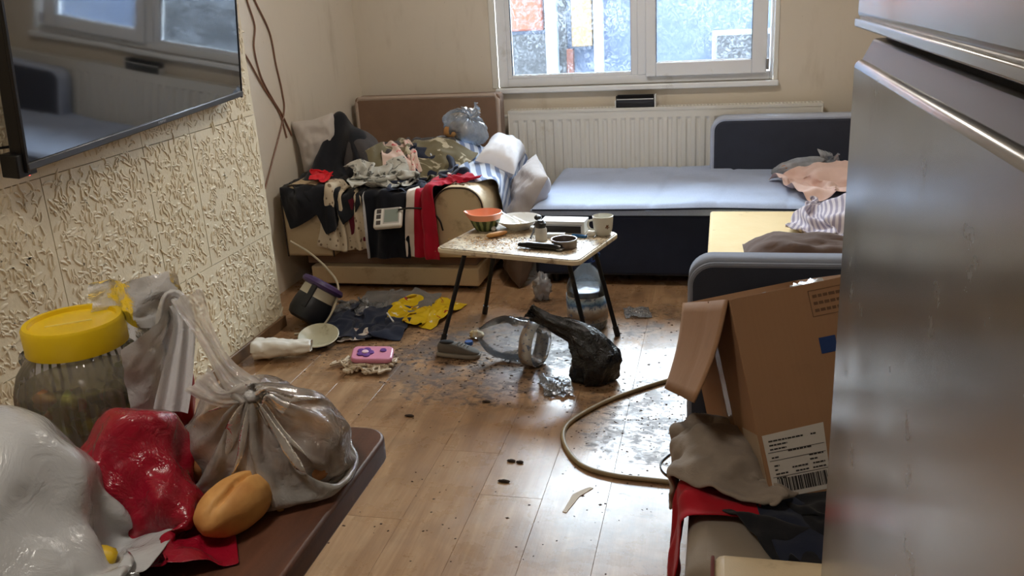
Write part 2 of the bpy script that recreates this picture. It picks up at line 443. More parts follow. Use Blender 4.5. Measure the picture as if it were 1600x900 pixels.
def structure(o): o['kind'] = 'structure'; return o
fl = structure(MB().box((XL-.1, YF-.1, -0.15), (XR+.1, YB+.1, -0.008)).build('floor', m_dark))
random.seed(4)
plank_mesh = {}
x = -0.52-0.2*9
while x < XR:
    x0, x1 = max(x, XL), min(x+0.2, XR)
    y = YF-random.random()*1.1
    if abs(x+0.92) < 0.02: y = 2.62-1.2*4
    while y < YB:
        y0, y1 = max(y, YF), min(y+1.2, YB)
        if y1-y0 > 0.03 and x1-x0 > 0.03:
            key = (round(x1-x0, 3), round(y1-y0, 3))
            if key not in plank_mesh:
                w, l = (x1-x0)/2-0.00025, (y1-y0)/2-0.00025
                mb = MB(); a = 0.0006
                mb.rings([[(-w, -l, -.007), (w, -l, -.007), (w, l, -.007), (-w, l, -.007)], [(-w, -l, -a), (w, -l, -a), (w, l, -a), (-w, l, -a)],
                          [(-w+a, -l+a, 0), (w-a, -l+a, 0), (w-a, l-a, 0), (-w+a, l-a, 0)]])
                plank_mesh[key] = mb.data('plank', m_floor, smooth=False)
            o = bpy.data.objects.new('plank', plank_mesh[key]); col.objects.link(o); o.parent = fl
            o.location = Vector(((x0+x1)/2, (y0+y1)/2, 0))-fl.location
        y += 1.2
    x += 0.2

structure(MB().box((XL-.1, YF-.1, ZC), (XR+.1, YB+.1, ZC+.1)).build('ceiling', m_ceil))
structure(MB().box((XL-.1, 3.72, -0.1), (XL, YB+.1, ZC)).build('wall_left_rear', m_wall))
structure(MB().box((XR, YF-.1, -0.1), (XR+.1, YB+.1, ZC)).build('wall_right', m_wall))
structure(MB().box((XL-.1, YF-.1, -0.1), (XR+.1, YF, ZC)).build('wall_front', m_wall))
wl = structure(MB().box((XL-.1, YF-.1, -0.1), (XT-0.016, 3.72, ZC)).build('wall_left', m_wall))
ys = [3.722, 3.19, 2.88, 2.35, 1.82, 1.29, 0.76, 0.23, -0.3, -0.83, -1.6]; zs = [0.0, 0.47, 1.02, 1.57, 2.12, 2.6]
random.seed(8)
for i in range(len(ys)-1):
    for k in range(len(zs)-1):
        dx = random.uniform(-0.002, 0.002); g = 0.0015
        mb = MB().box((XT-0.018, ys[i+1]+g, zs[k]+g), (XT+dx, ys[i]-g, zs[k+1]-g))
        inview = ys[i] > 1.3 and zs[k] < 1.5
        if inview:       # moulded worm-like strokes standing proud of the panel face
            for _ in range(int(560*(ys[i]-ys[i+1])*(zs[k+1]-zs[k])/0.29)):
                y_, z_ = random.uniform(ys[i+1]+.02, ys[i]-.02), random.uniform(zs[k]+.02, zs[k+1]-.02)
                a = random.gauss(math.pi/2, .75); L = random.uniform(.006, .017); cv = random.gauss(0, .55); w = random.uniform(.0028, .0045); pts = []
                for s_ in range(4): pts.append((y_, z_)); y_ += L*math.cos(a); z_ += L*math.sin(a); a += cv
                prev = None; vs = []; fs = []
                for s_, (yy, zz) in enumerate(pts):
                    a0 = math.atan2(pts[min(s_+1, 3)][1]-pts[max(s_-1, 0)][1], pts[min(s_+1, 3)][0]-pts[max(s_-1, 0)][0]); ny_, nz_ = -math.sin(a0)*w, math.cos(a0)*w; e = .55 if s_ in (0, 3) else 1
                    hgt = .0042*e; x_ = XT+dx
                    vs += [(x_-.0005, yy+ny_*e*1.5, zz+nz_*e*1.5), (x_+hgt*.8, yy+ny_*e*.7, zz+nz_*e*.7), (x_+hgt*.8, yy-ny_*e*.7, zz-nz_*e*.7), (x_-.0005, yy-ny_*e*1.5, zz-nz_*e*1.5)]
                    if s_: b_ = (s_-1)*4; fs += [(b_+j, b_+j+1, b_+5+j, b_+4+j) for j in range(3)]
                fs += [(0, 3, 2, 1), (12, 13, 14, 15)]
                mb.add(vs, fs)
        mb.build('wall_panel', m_panel if not inview else m_panel2, wl, world=True, bev=0 if inview else 0.004, seg=2, angle=60)
m_base = plain('baseboard_brown', C(120, 92, 66), 0.5, 0.2, dirt=C(60, 45, 34))
structure(MB().box((XT, YF, 0), (XT+0.014, 3.722, 0.055)).build('baseboard_left', m_base, bev=0.004))
structure(MB().box((XL, YB-0.014, 0), (XR, YB, 0.06)).build('baseboard_back', m_base, bev=0.004))
# back wall with its window opening
WX0, WX1, WZ0, WZ1 = -1.41, 0.30, 0.90, 2.22
mb = MB()
mb.box((XL-.1, YB, -0.1), (WX0, YB+.24, ZC)).box((WX1, YB, -0.1), (XR+.1, YB+.24, ZC))
mb.box((WX0, YB, -0.1), (WX1, YB+.24, WZ0)).box((WX0, YB, WZ1), (WX1, YB+.24, ZC))
structure(mb.build('wall_back', m_wall))

m_pvc = plain('white_pvc', C(236, 240, 246), 0.28, 0.03, dirt=C(206, 206, 204), dirt_amt=0.1)
m_sill = plain('white_sill', C(240, 244, 248), 0.3, 0.03, dirt=C(206, 206, 202), dirt_amt=0.1)
m_gasket = plain('black_rubber', C(36, 38, 42), 0.6)
def dirty_glass():
    t = NT('dirty_window_glass'); v = t.coord('World')
    sw = t.noise(t.mapped(v, (1, 1, 1)), 28, 6, 0.75, 2.2)
    bl = t.noise(v, 4.5, 3, 0.5)
    z = t.n('ShaderNodeSeparateXYZ', {0: v}).outputs[2]
    up = t.step(z, 0.95, 1.45)
    d = t.math('MULTIPLY', t.step(sw, 0.44, 0.62), t.math('MULTIPLY_ADD', up, 0.16, t.math('MULTIPLY_ADD', t.step(bl, 0.3, 0.7), 0.26, 0.04)), clamp=True)
    d = t.math('ADD', d, 0.01)
    tr = t.n('ShaderNodeBsdfTransparent', {'Color': (0.93, 0.96, 0.97, 1)}).outputs[0]
    du = t.n('ShaderNodeMixShader', {0: 0.7, 1: t.n('ShaderNodeBsdfDiffuse', {'Color': C(140, 146, 154)}).outputs[0], 2: t.n('ShaderNodeBsdfTranslucent', {'Color': C(142, 150, 160)}).outputs[0]}).outputs[0]
    a = t.n('ShaderNodeMixShader', {0: d, 1: tr, 2: du}).outputs[0]
    gl = t.n('ShaderNodeBsdfGlossy', {'Roughness': 0.02}).outputs[0]
    t.l(t.n('ShaderNodeMixShader', {0: t.n('ShaderNodeFresnel', {'IOR': 1.45}).outputs[0], 1: a, 2: gl}).outputs[0], t.out.inputs[0])
    t.t.nodes.remove(t.b); return t.m
m_glass = dirty_glass()
win = thing('window_1', 'white plastic framed window with two dirty panes above the radiator', None, (-0.55, YB+.05, WZ0), kind='structure')
def rect_frame(x0, x1, z0, z1, w, y0, y1):
    mb = MB(); wl_, wr, wb, wt = w
    mb.box((x0, y0, z0), (x0+wl_, y1, z1)).box((x1-wr, y0, z0), (x1, y1, z1))
    mb.box((x0+wl_, y0, z0), (x1-wr, y1, z0+wb)).box((x0+wl_, y0, z1-wt), (x1-wr, y1, z1)); return mb
rect_frame(-1.385, 0.285, 0.902, WZ1-.002, (.06, .02, .05, .06), YB+.03, YB+.10).build('window_frame', m_pvc, win, world=True, bev=0.004)
MB().box((-0.512, YB+.025, 0.952), (-0.462, YB+.10, WZ1-.06)).build('mullion', m_pvc, win, world=True, bev=0.004)
b1 = rect_frame(-1.325, -0.512, 0.952, WZ1-.06, (.027, .04, .02, .03), YB+.035, YB+.09).build('glazing_bead', m_pvc, win, world=True, bev=0.004)
MB().box((-1.3, YB+.055, 0.97), (-0.55, YB+.061, WZ1-.085)).build('pane', m_glass, b1, world=True)
rect_frame(-1.302, -0.548, 0.968, WZ1-.083, (.006, .006, .006, .006), YB+.045, YB+.07).build('gasket', m_gasket, b1, world=True)
s1 = rect_frame(-0.462, 0.245, 0.94, WZ1-.06, (.062, .085, .082, .085), YB+.005, YB+.085).build('sash', m_pvc, win, world=True, bev=0.006)
MB().box((-0.405, YB+.04, 1.018), (0.164, YB+.046, WZ1-.14)).build('pane', m_glass, s1, world=True)
rect_frame(-0.403, 0.163, 1.019, WZ1-.142, (.006, .006, .006, .006), YB+.03, YB+.055).build('gasket', m_gasket, s1, world=True)
mb = MB().box((0.242, YB-.005, 0.965), (0.258, YB+.01, 1.02)); mb.tube([(0.25, YB-.004, 0.962), (0.25, YB-.004, 1.025)], 0.008)
mb.build('hinge', plain('hinge_steel', C(150, 150, 150), 0.35, metal=0.8), s1, world=True)
mb = MB().box((-0.455, YB-.02, 1.5), (-0.43, YB+.01, 1.56)); mb.box((-0.452, YB-.045, 1.44), (-0.433, YB-.02, 1.55))
mb.build('window_handle', m_pvc, s1, world=True, bev=0.004)
structure(MB().box((-1.395, YB-.035, 0.868), (0.315, YB+.03, 0.90)).build('trim_1', m_sill, bev=0.006))['label'] = 'white window sill'
m_rev = plain('white_reveal_strip', C(226, 226, 220), 0.5, 0.05)
structure(MB().box((-1.42, YB-.006, 0.90), (-1.385, YB+.03, WZ1)).build('trim_2', m_rev, bev=0.003))
structure(MB().box((0.285, YB-.006, 0.90), (0.31, YB+.03, WZ1)).build('trim_3', m_rev, bev=0.003))

# the house across the street
nb = thing('neighbour_building', 'pale rendered house across the street seen through the window', 'building', (-0.8, 9.6, -3))
m_nb = plain('pale_blue_render', C(66, 80, 108), 0.8, 0.08, 2, dirt=C(54, 66, 86)); m_or = plain('orange_render', C(120, 60, 40), 0.8, 0.12, 3)
m_nd = plain('dark_opening', C(26, 30, 38), 0.5, 0.3, 5); m_wh = plain('white_trim_paint', C(100, 110, 122), 0.6, 0.05); m_br = plain('terracotta_strip', C(90, 50, 40), 0.8, 0.15)
m_bg = plain('beige_render', C(118, 98, 74), 0.8, 0.1)
MB().box((-7, 9.6, -3), (6, 10.2, 2.3)).build('wall', m_nb, nb, world=True)
MB().box((-3.4, 9.5, 1.06), (-1.83, 9.62, 2.3)).build('upper_wall', m_or, nb, world=True, bev=0.02)
MB().box((-3.2, 9.56, -0.4), (-1.82, 9.63, 1.02)).build('shutter', m_nd, nb, world=True)
for a, b in ((-1.80, -1.68), (-1.30, -1.21)): MB().box((a, 9.42, -3), (b, 9.56, 2.3)).build('pillar', m_wh, nb, world=True, bev=0.015)
MB().box((-1.68, 9.54, -3), (-1.60, 9.62, 2.3)).build('recess', m_nd, nb, world=True)
MB().box((-1.60, 9.5, -3), (-1.53, 9.62, 0.86)).build('pier', m_br, nb, world=True, bev=0.01)
MB().box((-1.54, 9.5, 0.88), (-1.32, 9.62, 2.3)).build('upper_wall', m_bg, nb, world=True, bev=0.01)
w_ = MB().box((-0.12, 9.52, -0.2), (1.5, 9.62, 0.98)).build('window', m_wh, nb, world=True, bev=0.01)
MB().box((-0.07, 9.50, -0.15), (1.45, 9.53, 0.93)).build('pane', m_nd, w_, world=True)
rf = MB().prism([(9.3, 2.3), (11.2, 3.3), (13.0, 2.3)], -7.2, 6.2, 'x').build('roof', m_br, nb, world=True)

# unseen outer wall, upper storeys and street, added to shade the house opposite
m_ext = plain('grey_exterior_render', C(150, 148, 142), 0.85, 0.1, 2)
mb = MB().box((XL-.1, YB, ZC+.1), (XR+.1, YB+.24, 12)).box((-9, YB, -3.2), (XL-.1, YB+.24, 12)).box((XR+.1, YB, -3.2), (9, YB+.24, 12)).box((XL-.1, YB, -3.2), (XR+.1, YB+.24, -0.16))
structure(mb.build('wall_exterior', m_ext))
structure(MB().box((-9, YB+.2, -3.3), (9, 9.7, -3.05)).build('street', plain('asphalt', C(90, 90, 92), 0.9, 0.15, 5)))

# opal lamps above the frame; the middle one is added to brighten the room
for k_, (lx, ly, lab) in enumerate(((-0.95, 0.75, 'round opal ceiling lamp over the near end of the room'), (-0.6, 4.1, 'round opal fill lamp added over the middle of the room to brighten it'))):
    t = NT('opal_lamp_glass'); t.b.inputs['Emission Color'].default_value = (1, 0.92, 0.82, 1); t.b.inputs['Emission Strength'].default_value = LAMP[k_]; t.base((1, .95, .88, 1))
    cl = thing('ceiling_and_fill_lamp', lab, 'lamp', (lx, ly, ZC))
    MB().lathe([(0.0, 0), (0.19, 0), (0.19, -0.03), (0.0, -0.03)], 32).build('base', m_pvc, cl)
    MB().lathe([(0.18, -0.03), (0.175, -0.06), (0.13, -0.09), (0.05, -0.105), (0.001, -0.108)], 32).build('diffuser', t.m, cl)

# ------------------------------------------------------------------ television on the left wall
def plane_basis(n, roll):
    n = Vector(n).normalized(); u = (Vector((0, 0, 1))-n*n.z).normalized(); r = u.cross(n)   # r points to +y
    r2 = r*math.cos(roll)+u*math.sin(roll); u2 = u*math.cos(roll)-r*math.sin(roll)
    return Matrix((r2, u2, n)).transposed().to_4x4()
tvn = (math.cos(R(6))*math.cos(R(3)), math.sin(R(3)), -math.sin(R(6)))
tvm = plane_basis(tvn, R(1.9)); tvm.translation = Vector((-1.922, 2.15, 1.075))
tv = thing('television', 'large flat black television hanging on the textured wall', 'television')
tv.matrix_world = tvm; tv.location = tvm.translation; tv.rotation_euler = tvm.to_euler()
m_tvb = plain('black_plastic', C(22, 22, 24), 0.35, 0.1); 
t = NT('tv_screen_glass'); t.base((0.012, 0.014, 0.018, 1)); t.set(Roughness=0.045); t.b.inputs['Specular IOR Level'].default_value = 1.0; t.b.inputs['Coat Weight'].default_value = 1.0; t.b.inputs['Coat Roughness'].default_value = 0.03; t.b.inputs['IOR'].default_value = 1.75
v = t.coord('Object'); t.bump(t.noise(v, 2.2, 1), 0.06, 0.02); m_scr = t.m
TW, TH = 1.365, 0.80
MB().box((0, 0, -0.05), (TW, TH, -0.004)).build('housing', m_tvb, tv, bev=0.006)
MB().box((0.008, 0.028, -0.004), (TW-.006, TH-.006, 0.0)).build('screen', m_scr, tv, bev=0.001, angle=20)
mb = MB().box((0.0, 0.006, -0.004), (TW, 0.028, 0.006)); mb.build('bottom_bezel', plain('gunmetal_bezel', C(92, 94, 96), 0.3, 0.08, metal=0.7), tv, bev=0.003)
mb = MB().box((-0.002, 0.0, -0.006), (0.008, TH, 0.003)).box((TW-.006, 0, -0.006), (TW+.002, TH, 0.003)).box((0, TH-.006, -.006), (TW, TH+.002, .003)); mb.build('side_bezel', m_tvb, tv, bev=0.001)
MB().box((-0.03, -0.012, -0.06), (0.05, 0.055, -0.006)).build('corner_block', m_tvb, tv, bev=0.004)
mb = MB()
for k, w in enumerate((5, 7, 5, 6, 4)): mb.box((0.69+k*.011, 0.013, 0.006), (0.69+k*.011+w*.0012, 0.020, 0.0068))
mb.build('brand_mark', plain('silver_mark', C(170, 172, 176), 0.3, metal=0.6), tv)
t = NT('red_standby_led'); t.b.inputs['Emission Color'].default_value = (1, .06, .05, 1); t.b.inputs['Emission Strength'].default_value = 4; t.base((.8, .05, .05, 1))
MB().ball((0.03, -0.013, -0.02), 0.004, 10, 8).build('standby_light', t.m, tv)
MB().box((0.35, 0.2, -0.11), (0.95, 0.45, -0.05)).build('wall_bracket', m_tvb, tv, bev=0.005)
tag(MB().tube(spline([(-2.045, 2.02, 1.22), (-2.05, 2.12, 1.16), (-2.03, 2.2, 1.14), (-1.99, 2.3, 1.15)]), 0.004).build('power_cable', m_tvb), 'black cable hanging behind the lower left corner of the television', 'cable')

# ------------------------------------------------------------------ cables on the smooth wall
m_cab = plain('brown_cable', C(128, 92, 72), 0.5)
for pts, lab in (([(4.24, 1.62), (4.253, 1.511), (4.295, 1.388), (4.256, 1.281), (4.287, 1.136), (4.377, 1.012), (4.46, .917), (4.54, .794)], 'thin brown cable hanging down the smooth wall, kinked near its top, left of its pair'),
                 ([(4.28, 1.62), (4.331, 1.51), (4.442, 1.348), (4.465, 1.184), (4.494, 1.031), (4.475, .915), (4.286, .708), (4.163, .581)], 'thin brown cable on the smooth wall, bending back to the left below the crossing'),
                 ([(4.10, 1.31), (4.172, 1.241), (4.293, 1.087), (4.429, .938), (4.477, .794)], 'short brown cable coming out from behind the textured wall edge')):
    tag(MB().tube(spline([(XL+.006, y, z) for y, z in pts]), 0.0045, 6).build('wall_cable', m_cab), lab, 'cable', 'cables on the smooth left wall')

# ------------------------------------------------------------------ radiator
m_rad = plain('radiator_enamel', C(226, 224, 216), 0.35, 0.04, dirt=C(190, 178, 154), dirt_amt=0.05, dscale=5)
ra = thing('radiator', 'long white fluted panel radiator under the window', 'radiator', (-0.37, YB-.08, 0.15))
RX0, RX1 = -1.30, 0.56; prof = []
xx = RX0+.03
prof.append((RX0, YB-.125)); 
while xx < RX1-.05:
    prof += [(xx, YB-.128), (xx+.010, YB-.117), (xx+.024, YB-.117), (xx+.034, YB-.128)]; xx += .0555
prof.append((RX1, YB-.125))
mb = MB(); mb.rings([[(a, b, z) for a, b in prof] for z in (0.20, 0.70)], close=False)
mb.rings([[(a, b2, z) for (a, b), b2 in ((q, (q[1] if z2 else YB-.125)) for q in prof)] for z, z2 in ((0.70, 1), (0.715, 0), (0.76, 0))], close=False)
mb.rings([[(a, (b if z2 else YB-.125), z) for a, b in prof] for z, z2 in ((0.16, 0), (0.185, 0), (0.20, 1))], close=False)
mb.build('front_panel', m_rad, ra, world=True, angle=25)
MB().box((RX0, YB-.05, 0.16), (RX1, YB-.035, 0.75)).build('rear_panel', m_rad, ra, world=True)
for a in (RX0-.004, RX1-.004): MB().box((a, YB-.128, 0.16), (a+.008, YB-.03, 0.772)).build('side_cover', m_rad, ra, world=True, bev=0.003)
mb = MB().box((RX0, YB-.128, 0.757), (RX1, YB-.118, 0.775)).box((RX0, YB-.045, 0.757), (RX1, YB-.035, 0.775))
mb.box((RX0, YB-.09, 0.76), (RX1, YB-.08, 0.773)); xx = RX0+.01
while xx < RX1: mb.box((xx, YB-.118, 0.762), (xx+.009, YB-.045, 0.774)); xx += .0205
mb.build('top_grille', m_rad, ra, world=True)
for a in (-1.1, .36): MB().box((a-.02, YB-.04, 0.3), (a+.02, YB-.001, 0.66)).build('wall_bracket', m_rad, ra, world=True)
mb = MB().tube([(RX0-.05, YB-.08, 0.0), (RX0-.05, YB-.08, 0.72), (RX0-.03, YB-.08, 0.735), (RX0, YB-.08, 0.735)], 0.011); mb.build('pipe', m_rad, ra, world=True)
tr = thing('plastic_tray', 'small black tray with white rim standing on the radiator', 'tray', (-0.515, YB-.085, 0.775))
m_tw = plain('white_plastic', C(228, 228, 226), 0.4); m_tk = plain('black_tray_plastic', C(30, 30, 34), 0.3)
mb = MB().box((-.115, -.035, 0), (.115, .035, .006)).box((-.115, -.035, 0), (-.108, .035, .07)).box((.108, -.035, 0), (.115, .035, .07)).box((-.115, .029, 0), (.115, .035, .07)).box((-.115, -.035, 0.0), (.115, -.029, .028)); mb.build('body', m_tk, tr, bev=0.002)
MB().box((-.108, -.0355, .028), (.108, -.03, .05)).build('glossy_strip', plain('dark_gloss', C(52, 54, 60), 0.15), tr)
mb = MB().box((.115, -.036, 0), (.122, .036, .072)).box((-.122, -.036, .0), (-.115, .036, .04)); mb.box((-.11, -.037, .047), (.11, -.0355, .052)); mb.build('rim', m_tw, tr, bev=0.001)

# ------------------------------------------------------------------ cream and brown sofa in the far left corner
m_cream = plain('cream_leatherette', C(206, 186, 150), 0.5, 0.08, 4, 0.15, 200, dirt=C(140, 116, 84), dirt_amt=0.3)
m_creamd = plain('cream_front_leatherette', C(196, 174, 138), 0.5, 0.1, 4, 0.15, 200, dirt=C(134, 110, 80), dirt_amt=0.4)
m_brown = fabric('taupe_brown_upholstery', C(128, 102, 84), 0.12, 700)
m_pip = plain('dark_piping', C(58, 44, 36), 0.6)
m_lpip = fabric('pale_taupe_piping', C(178, 160, 146), 0.08)
so = thing('armchair_sofa', 'cream and taupe sofa heaped with clothes in the far corner', 'sofa', (-1.72, 4.85, 0))
def arch(x0, x1, z0, z1, r, n=8):
    p = [(x0, z0), (x1, z0)]
    p += [(x1-r+r*math.cos(a), z1-r+r*math.sin(a)) for a in [math.pi/2*k/n for k in range(n+1)]]
    p += [(x0+r-r*math.sin(a), z1-r+r*math.cos(a)) for a in [math.pi/2*k/n for k in range(n+1)]]
    return p
MB().box((-2.16, 4.275, 0.03), (-1.22, 5.4, 0.128)).build('plinth', m_creamd, so, world=True, bev=0.008)
for a in (-2.1, -1.28):
    for b in (4.36, 5.3): MB().lathe([(0.03, 0), (0.034, 0.03)], 12, Matrix.Translation((a, b, 0)), True).build('foot', m_pip, so, world=True)
MB().box((-2.2, 4.33, 0.128), (-1.24, 5.4, 0.2)).build('recessed_base', m_brown, so, world=True, bev=0.006)
MB().box((-2.01, 4.30, 0.19), (-1.41, 5.38, 0.44)).build('seat_base', m_brown, so, world=True, bev=0.03, seg=3)
MB().box((-2.0, 4.29, 0.40), (-1.42, 5.36, 0.50)).build('seat_cushion', m_brown, so, world=True, bev=0.035, seg=4)
la = MB().prism(arch(-2.275, -2.0, 0.19, 0.585, 0.09), 4.25, 5.36).build('armrest', m_creamd, so, world=True, bev=0.018, seg=3)
pa = [(x, 4.252, z) for x, z in arch(-2.27, -2.005, 0.19, 0.58, 0.085)]; MB().tube(pa[1:]+pa[:1], 0.005, 6).build('piping', m_pip, la, world=True)
raa = MB().prism(arch(-1.43, -1.165, 0.19, 0.565, 0.11), 4.25, 5.36).build('armrest', m_cream, so, world=True, bev=0.018, seg=3)
pa = [(x, 4.252, z) for x, z in arch(-1.425, -1.17, 0.19, 0.56, 0.105)]; MB().tube(pa[1:]+pa[:1], 0.005, 6).build('piping', m_pip, raa, world=True)
bk = MB().box((-2.27, 5.37, 0.15), (-1.325, 5.50, 0.895)).build('backrest', m_brown, so, world=True, bev=0.025, seg=4)
e = [(-2.255, 5.38, .15), (-2.255, 5.38, .86), (-2.24, 5.38, .885), (-1.355, 5.38, .885), (-1.34, 5.38, .86), (-1.34, 5.38, .15)]
MB().tube(e, 0.014, 8).build('piping', m_lpip, bk, world=True)

# ------------------------------------------------------------------ the heap of clothes on it
SOFA = [('b', (-2.0, 4.29, 0), (-1.42, 5.37, 0.50)), ('b', (-2.275, 4.25, 0), (-2.0, 5.37, 0.55)), ('b', (-1.43, 4.25, 0), (-1.165, 5.37, 0.535)),
        ('e', (-2.137, 4.8, 0.52), (0.13, 0.62, 0.065)), ('e', (-1.297, 4.8, 0.5), (0.13, 0.62, 0.065)),
        ('b', (-2.27, 5.36, 0), (-1.33, 5.5, 0.895)), ('b', (-2.6, 4, 0), (XL, 5.7, 2)), ('floor', 0.0)]
HEAP = SOFA+[('e', (-1.86, 4.86, 0.46), (0.34, 0.40, 0.20)), ('e', (-1.60, 4.95, 0.48), (0.30, 0.36, 0.20)), ('e', (-2.10, 4.70, 0.58), (0.07, 0.09, 0.30)), ('e', (-1.98, 4.66, 0.55), (0.12, 0.14, 0.24))]
def drape(name, label, mat, w, h, start, colliders=HEAP, layer=0, n=24, steps=55, cat='clothing', group=None, fric=.975, sub=1, solid=0.004, iters=7, loft=0.045, lf=None, crinkle=.008, cf=14):
    c = Cloth(w, h, n, max(8, int(n*h/w)))
    return c.run(start, colliders, steps, iters, 0.006+layer*0.007, fric, loft=loft, seed=len(name)+layer*3+w*10, lf=lf or max(1.2, 2.6*max(w, h))).build(name, mat, label, cat, group, solid=solid, sub=sub, crinkle=crinkle, cf=cf)
G = 'clothes heaped on the sofa'
def pillow(mb, w, d, h, m, p=2.4, seed=0, cr=0.012, nu=26):
    def f(sg):
        def g(u, v):
            x, y = 2*u-1, 2*v-1
            k = max(0, (1-abs(x)**p))**.55*max(0, (1-abs(y)**p))**.55
            q = 1-0.10*(1-abs(x))*abs(y)**2
            q2 = 1-0.10*(1-abs(y))*abs(x)**2
            z = sg*h*(k+0.001)+cr*k*(fbm((x*2, y*2, sg), seed, 1.3, 4))
            return m @ Vector((x*w*q2, y*d*q, z))
        return g
    mb.grid(f(1), nu, nu); mb.grid(f(-1), nu, nu)
    return mb
m_gpil = fabric('grey_beige_cushion', C(192, 184, 176), 0.08)
m_wpil = fabric('white_bolster', C(226, 226, 232), 0.06)
m_lgpil = fabric('light_grey_pillow', C(186, 180, 180), 0.1)
mt = Matrix.Translation((-2.19, 4.62, 0.735)) @ Euler((R(92), R(-8), R(24))).to_matrix().to_4x4()
tag(pillow(MB(), 0.12, 0.15, 0.06, mt, 5, 3).build('cushion', m_gpil, angle=None), 'pale grey boxy cushion propped against the wall behind black clothes', 'cushion')
mt = Matrix.Translation((-1.235, 4.98, 0.585)) @ Euler((R(4), R(22), R(6))).to_matrix().to_4x4()
tag(pillow(MB(), 0.115, 0.26, 0.10, mt, 3.2, 5).build('pillow', m_wpil, angle=None), 'plump white pillow on the sofa arm below the radiator end', 'pillow')
mt = Matrix.Translation((-1.045, 4.72, 0.40)) @ Euler((R(12), R(-62), R(8))).to_matrix().to_4x4()
tag(pillow(MB(), 0.20, 0.23, 0.085, mt, 2.6, 6, 0.03).build('pillow', m_lgpil, angle=None), 'light grey pillow wedged between the cream sofa and the blue bed', 'pillow')
mt = Matrix.Translation((-1.05, 4.50, 0.17)) @ Euler((R(10), R(-80), R(10))).to_matrix().to_4x4()
tag(pillow(MB(), 0.165, 0.17, 0.075, mt, 3, 9, 0.02).build('cushion', fabric('brown_cushion', C(104, 86, 74)), angle=None), 'brown cushion standing on the floor beside the cream sofa, under the grey pillow', 'cushion')

m_black = fabric('black_cotton', C(30, 31, 36), 0.25); m_navy = fabric('navy_cotton', C(36, 42, 60), 0.25)
m_red = fabric('crimson_jersey', C(176, 24, 50), 0.12, c2=C(232, 222, 214), kind='edge'); m_bred = fabric('bright_red_satin', C(206, 22, 34), 0.12)
m_lace = fabric('cream_lace', C(206, 190, 164), 0.1, c2=C(132, 112, 92), kind='blotch', scale=16)
m_flor = fabric('grey_floral_print', C(188, 186, 176), 0.1, c2=C(92, 92, 88), kind='floral', scale=9)
m_olive = fabric('olive_cotton', C(116, 108, 84), 0.2, c2=C(196, 188, 164), kind='floral', scale=5)
m_strp = fabric('blue_white_striped_sheet', C(206, 216, 232), 0.06, c2=C(120, 138, 176), kind='stripes', scale=6)
m_maroon = fabric('maroon_cotton', C(96, 22, 40), 0.15); m_pinkf = fabric('cream_pink_fabric', C(222, 196, 184), 0.1, c2=C(206, 90, 96), kind='floral', scale=4)
m_dgrey = fabric('charcoal_knit', C(70, 66, 66), 0.2); m_trim = fabric('black_with_white_trim', C(24, 26, 34), 0.2, c2=C(200, 200, 204), kind='thin')
m_bwt = NT('unused'); bpy.data.materials.remove(m_bwt.m)

drape('bed_sheet', 'blue and white striped sheet spread over the heap and the right sofa arm', m_strp, 1.05, 0.95, rumpled(-1.44, 4.90, 0.80, 1.05, .95, 0.5, 0.72, 0.03, 2, nf=5), layer=0, n=40, cat='bed sheet', group=None)
drape('shirt', 'maroon top half buried low in the front of the heap', m_maroon, 0.34, 0.42, hanging((-1.76, 4.58), (-1.74, 4.0), 0.62, .34, .42, .7, 3), layer=0, fric=.975, group=G)
drape('trousers', 'charcoal knitted trousers across the middle of the heap', m_dgrey, 0.85, 0.6, rumpled(-1.75, 4.74, 0.78, .85, .6, .3, 0.6, 0.03, 14), layer=1, n=34, group=G)
drape('shirt', 'black cloth lying over the left sofa arm by the wall', m_black, 0.34, 0.36, rumpled(-2.15, 4.37, 0.66, .34, .36, .5, 0.62, 0.02, 5, nf=2.5), layer=0, n=24, fric=.975, group=G)
drape('jacket', 'large black jacket draped from the peak of the heap at the left', m_black, 0.80, 0.95, rumpled(-1.98, 4.62, 0.98, .80, .95, .45, 0.62, 0.03, 6, nf=4), layer=1, n=40, fric=.975, group=G)
drape('scarf', 'bright red satin scarf hanging in a strip beside the black jacket', m_bred, 0.12, 0.42, hanging((-2.10, 4.66), (-2.06, 4.2), 0.95, .12, .42, .6, 7, 2), layer=5, n=12, fric=.975, group=G)
drape('blouse', 'cream lace blouse hanging off the front of the sofa', m_lace, 0.42, 0.44, hanging((-1.97, 4.56), (-1.90, 4.0), 0.66, .42, .44, .52, 8, 4), layer=1, n=30, fric=.975, group=G)
drape('shirt', 'navy top rumpled in the centre of the heap', m_navy, 0.75, 0.65, rumpled(-1.58, 4.60, 0.80, .75, .65, -.2, 0.58, 0.03, 9, nf=4), layer=2, n=36, group=G)
drape('shirt', 'grey floral print top with pink flowers in front of the black jacket', m_flor, 0.56, 0.46, rumpled(-1.80, 4.50, 0.80, .56, .46, .5, 0.5, 0.03, 10, nf=4), layer=6, loft=.08, n=36, fric=.975, group=G)
drape('scarf', 'olive and cream patterned scarf across the top of the heap', m_olive, 0.70, 0.42, rumpled(-1.66, 4.76, 0.86, .70, .42, -.1, 0.55, 0.03, 11, nf=5), layer=4, n=36, group=G)
drape('shirt', 'small cream and pink garment beside the olive scarf', m_pinkf, 0.30, 0.32, rumpled(-1.76, 4.74, 0.88, .30, .32, .5, 0.5, 0.02, 12, nf=3), layer=6, n=24, fric=.975, group=G)
drape('trousers', 'crimson trousers with pale side stripe hanging down beside the right arm', m_red, 0.27, 0.72, hanging((-1.30, 4.76), (-1.56, 4.0), 0.70, .27, .72, .62, 13, 2.5), layer=3, n=20, fric=.975, group=G)
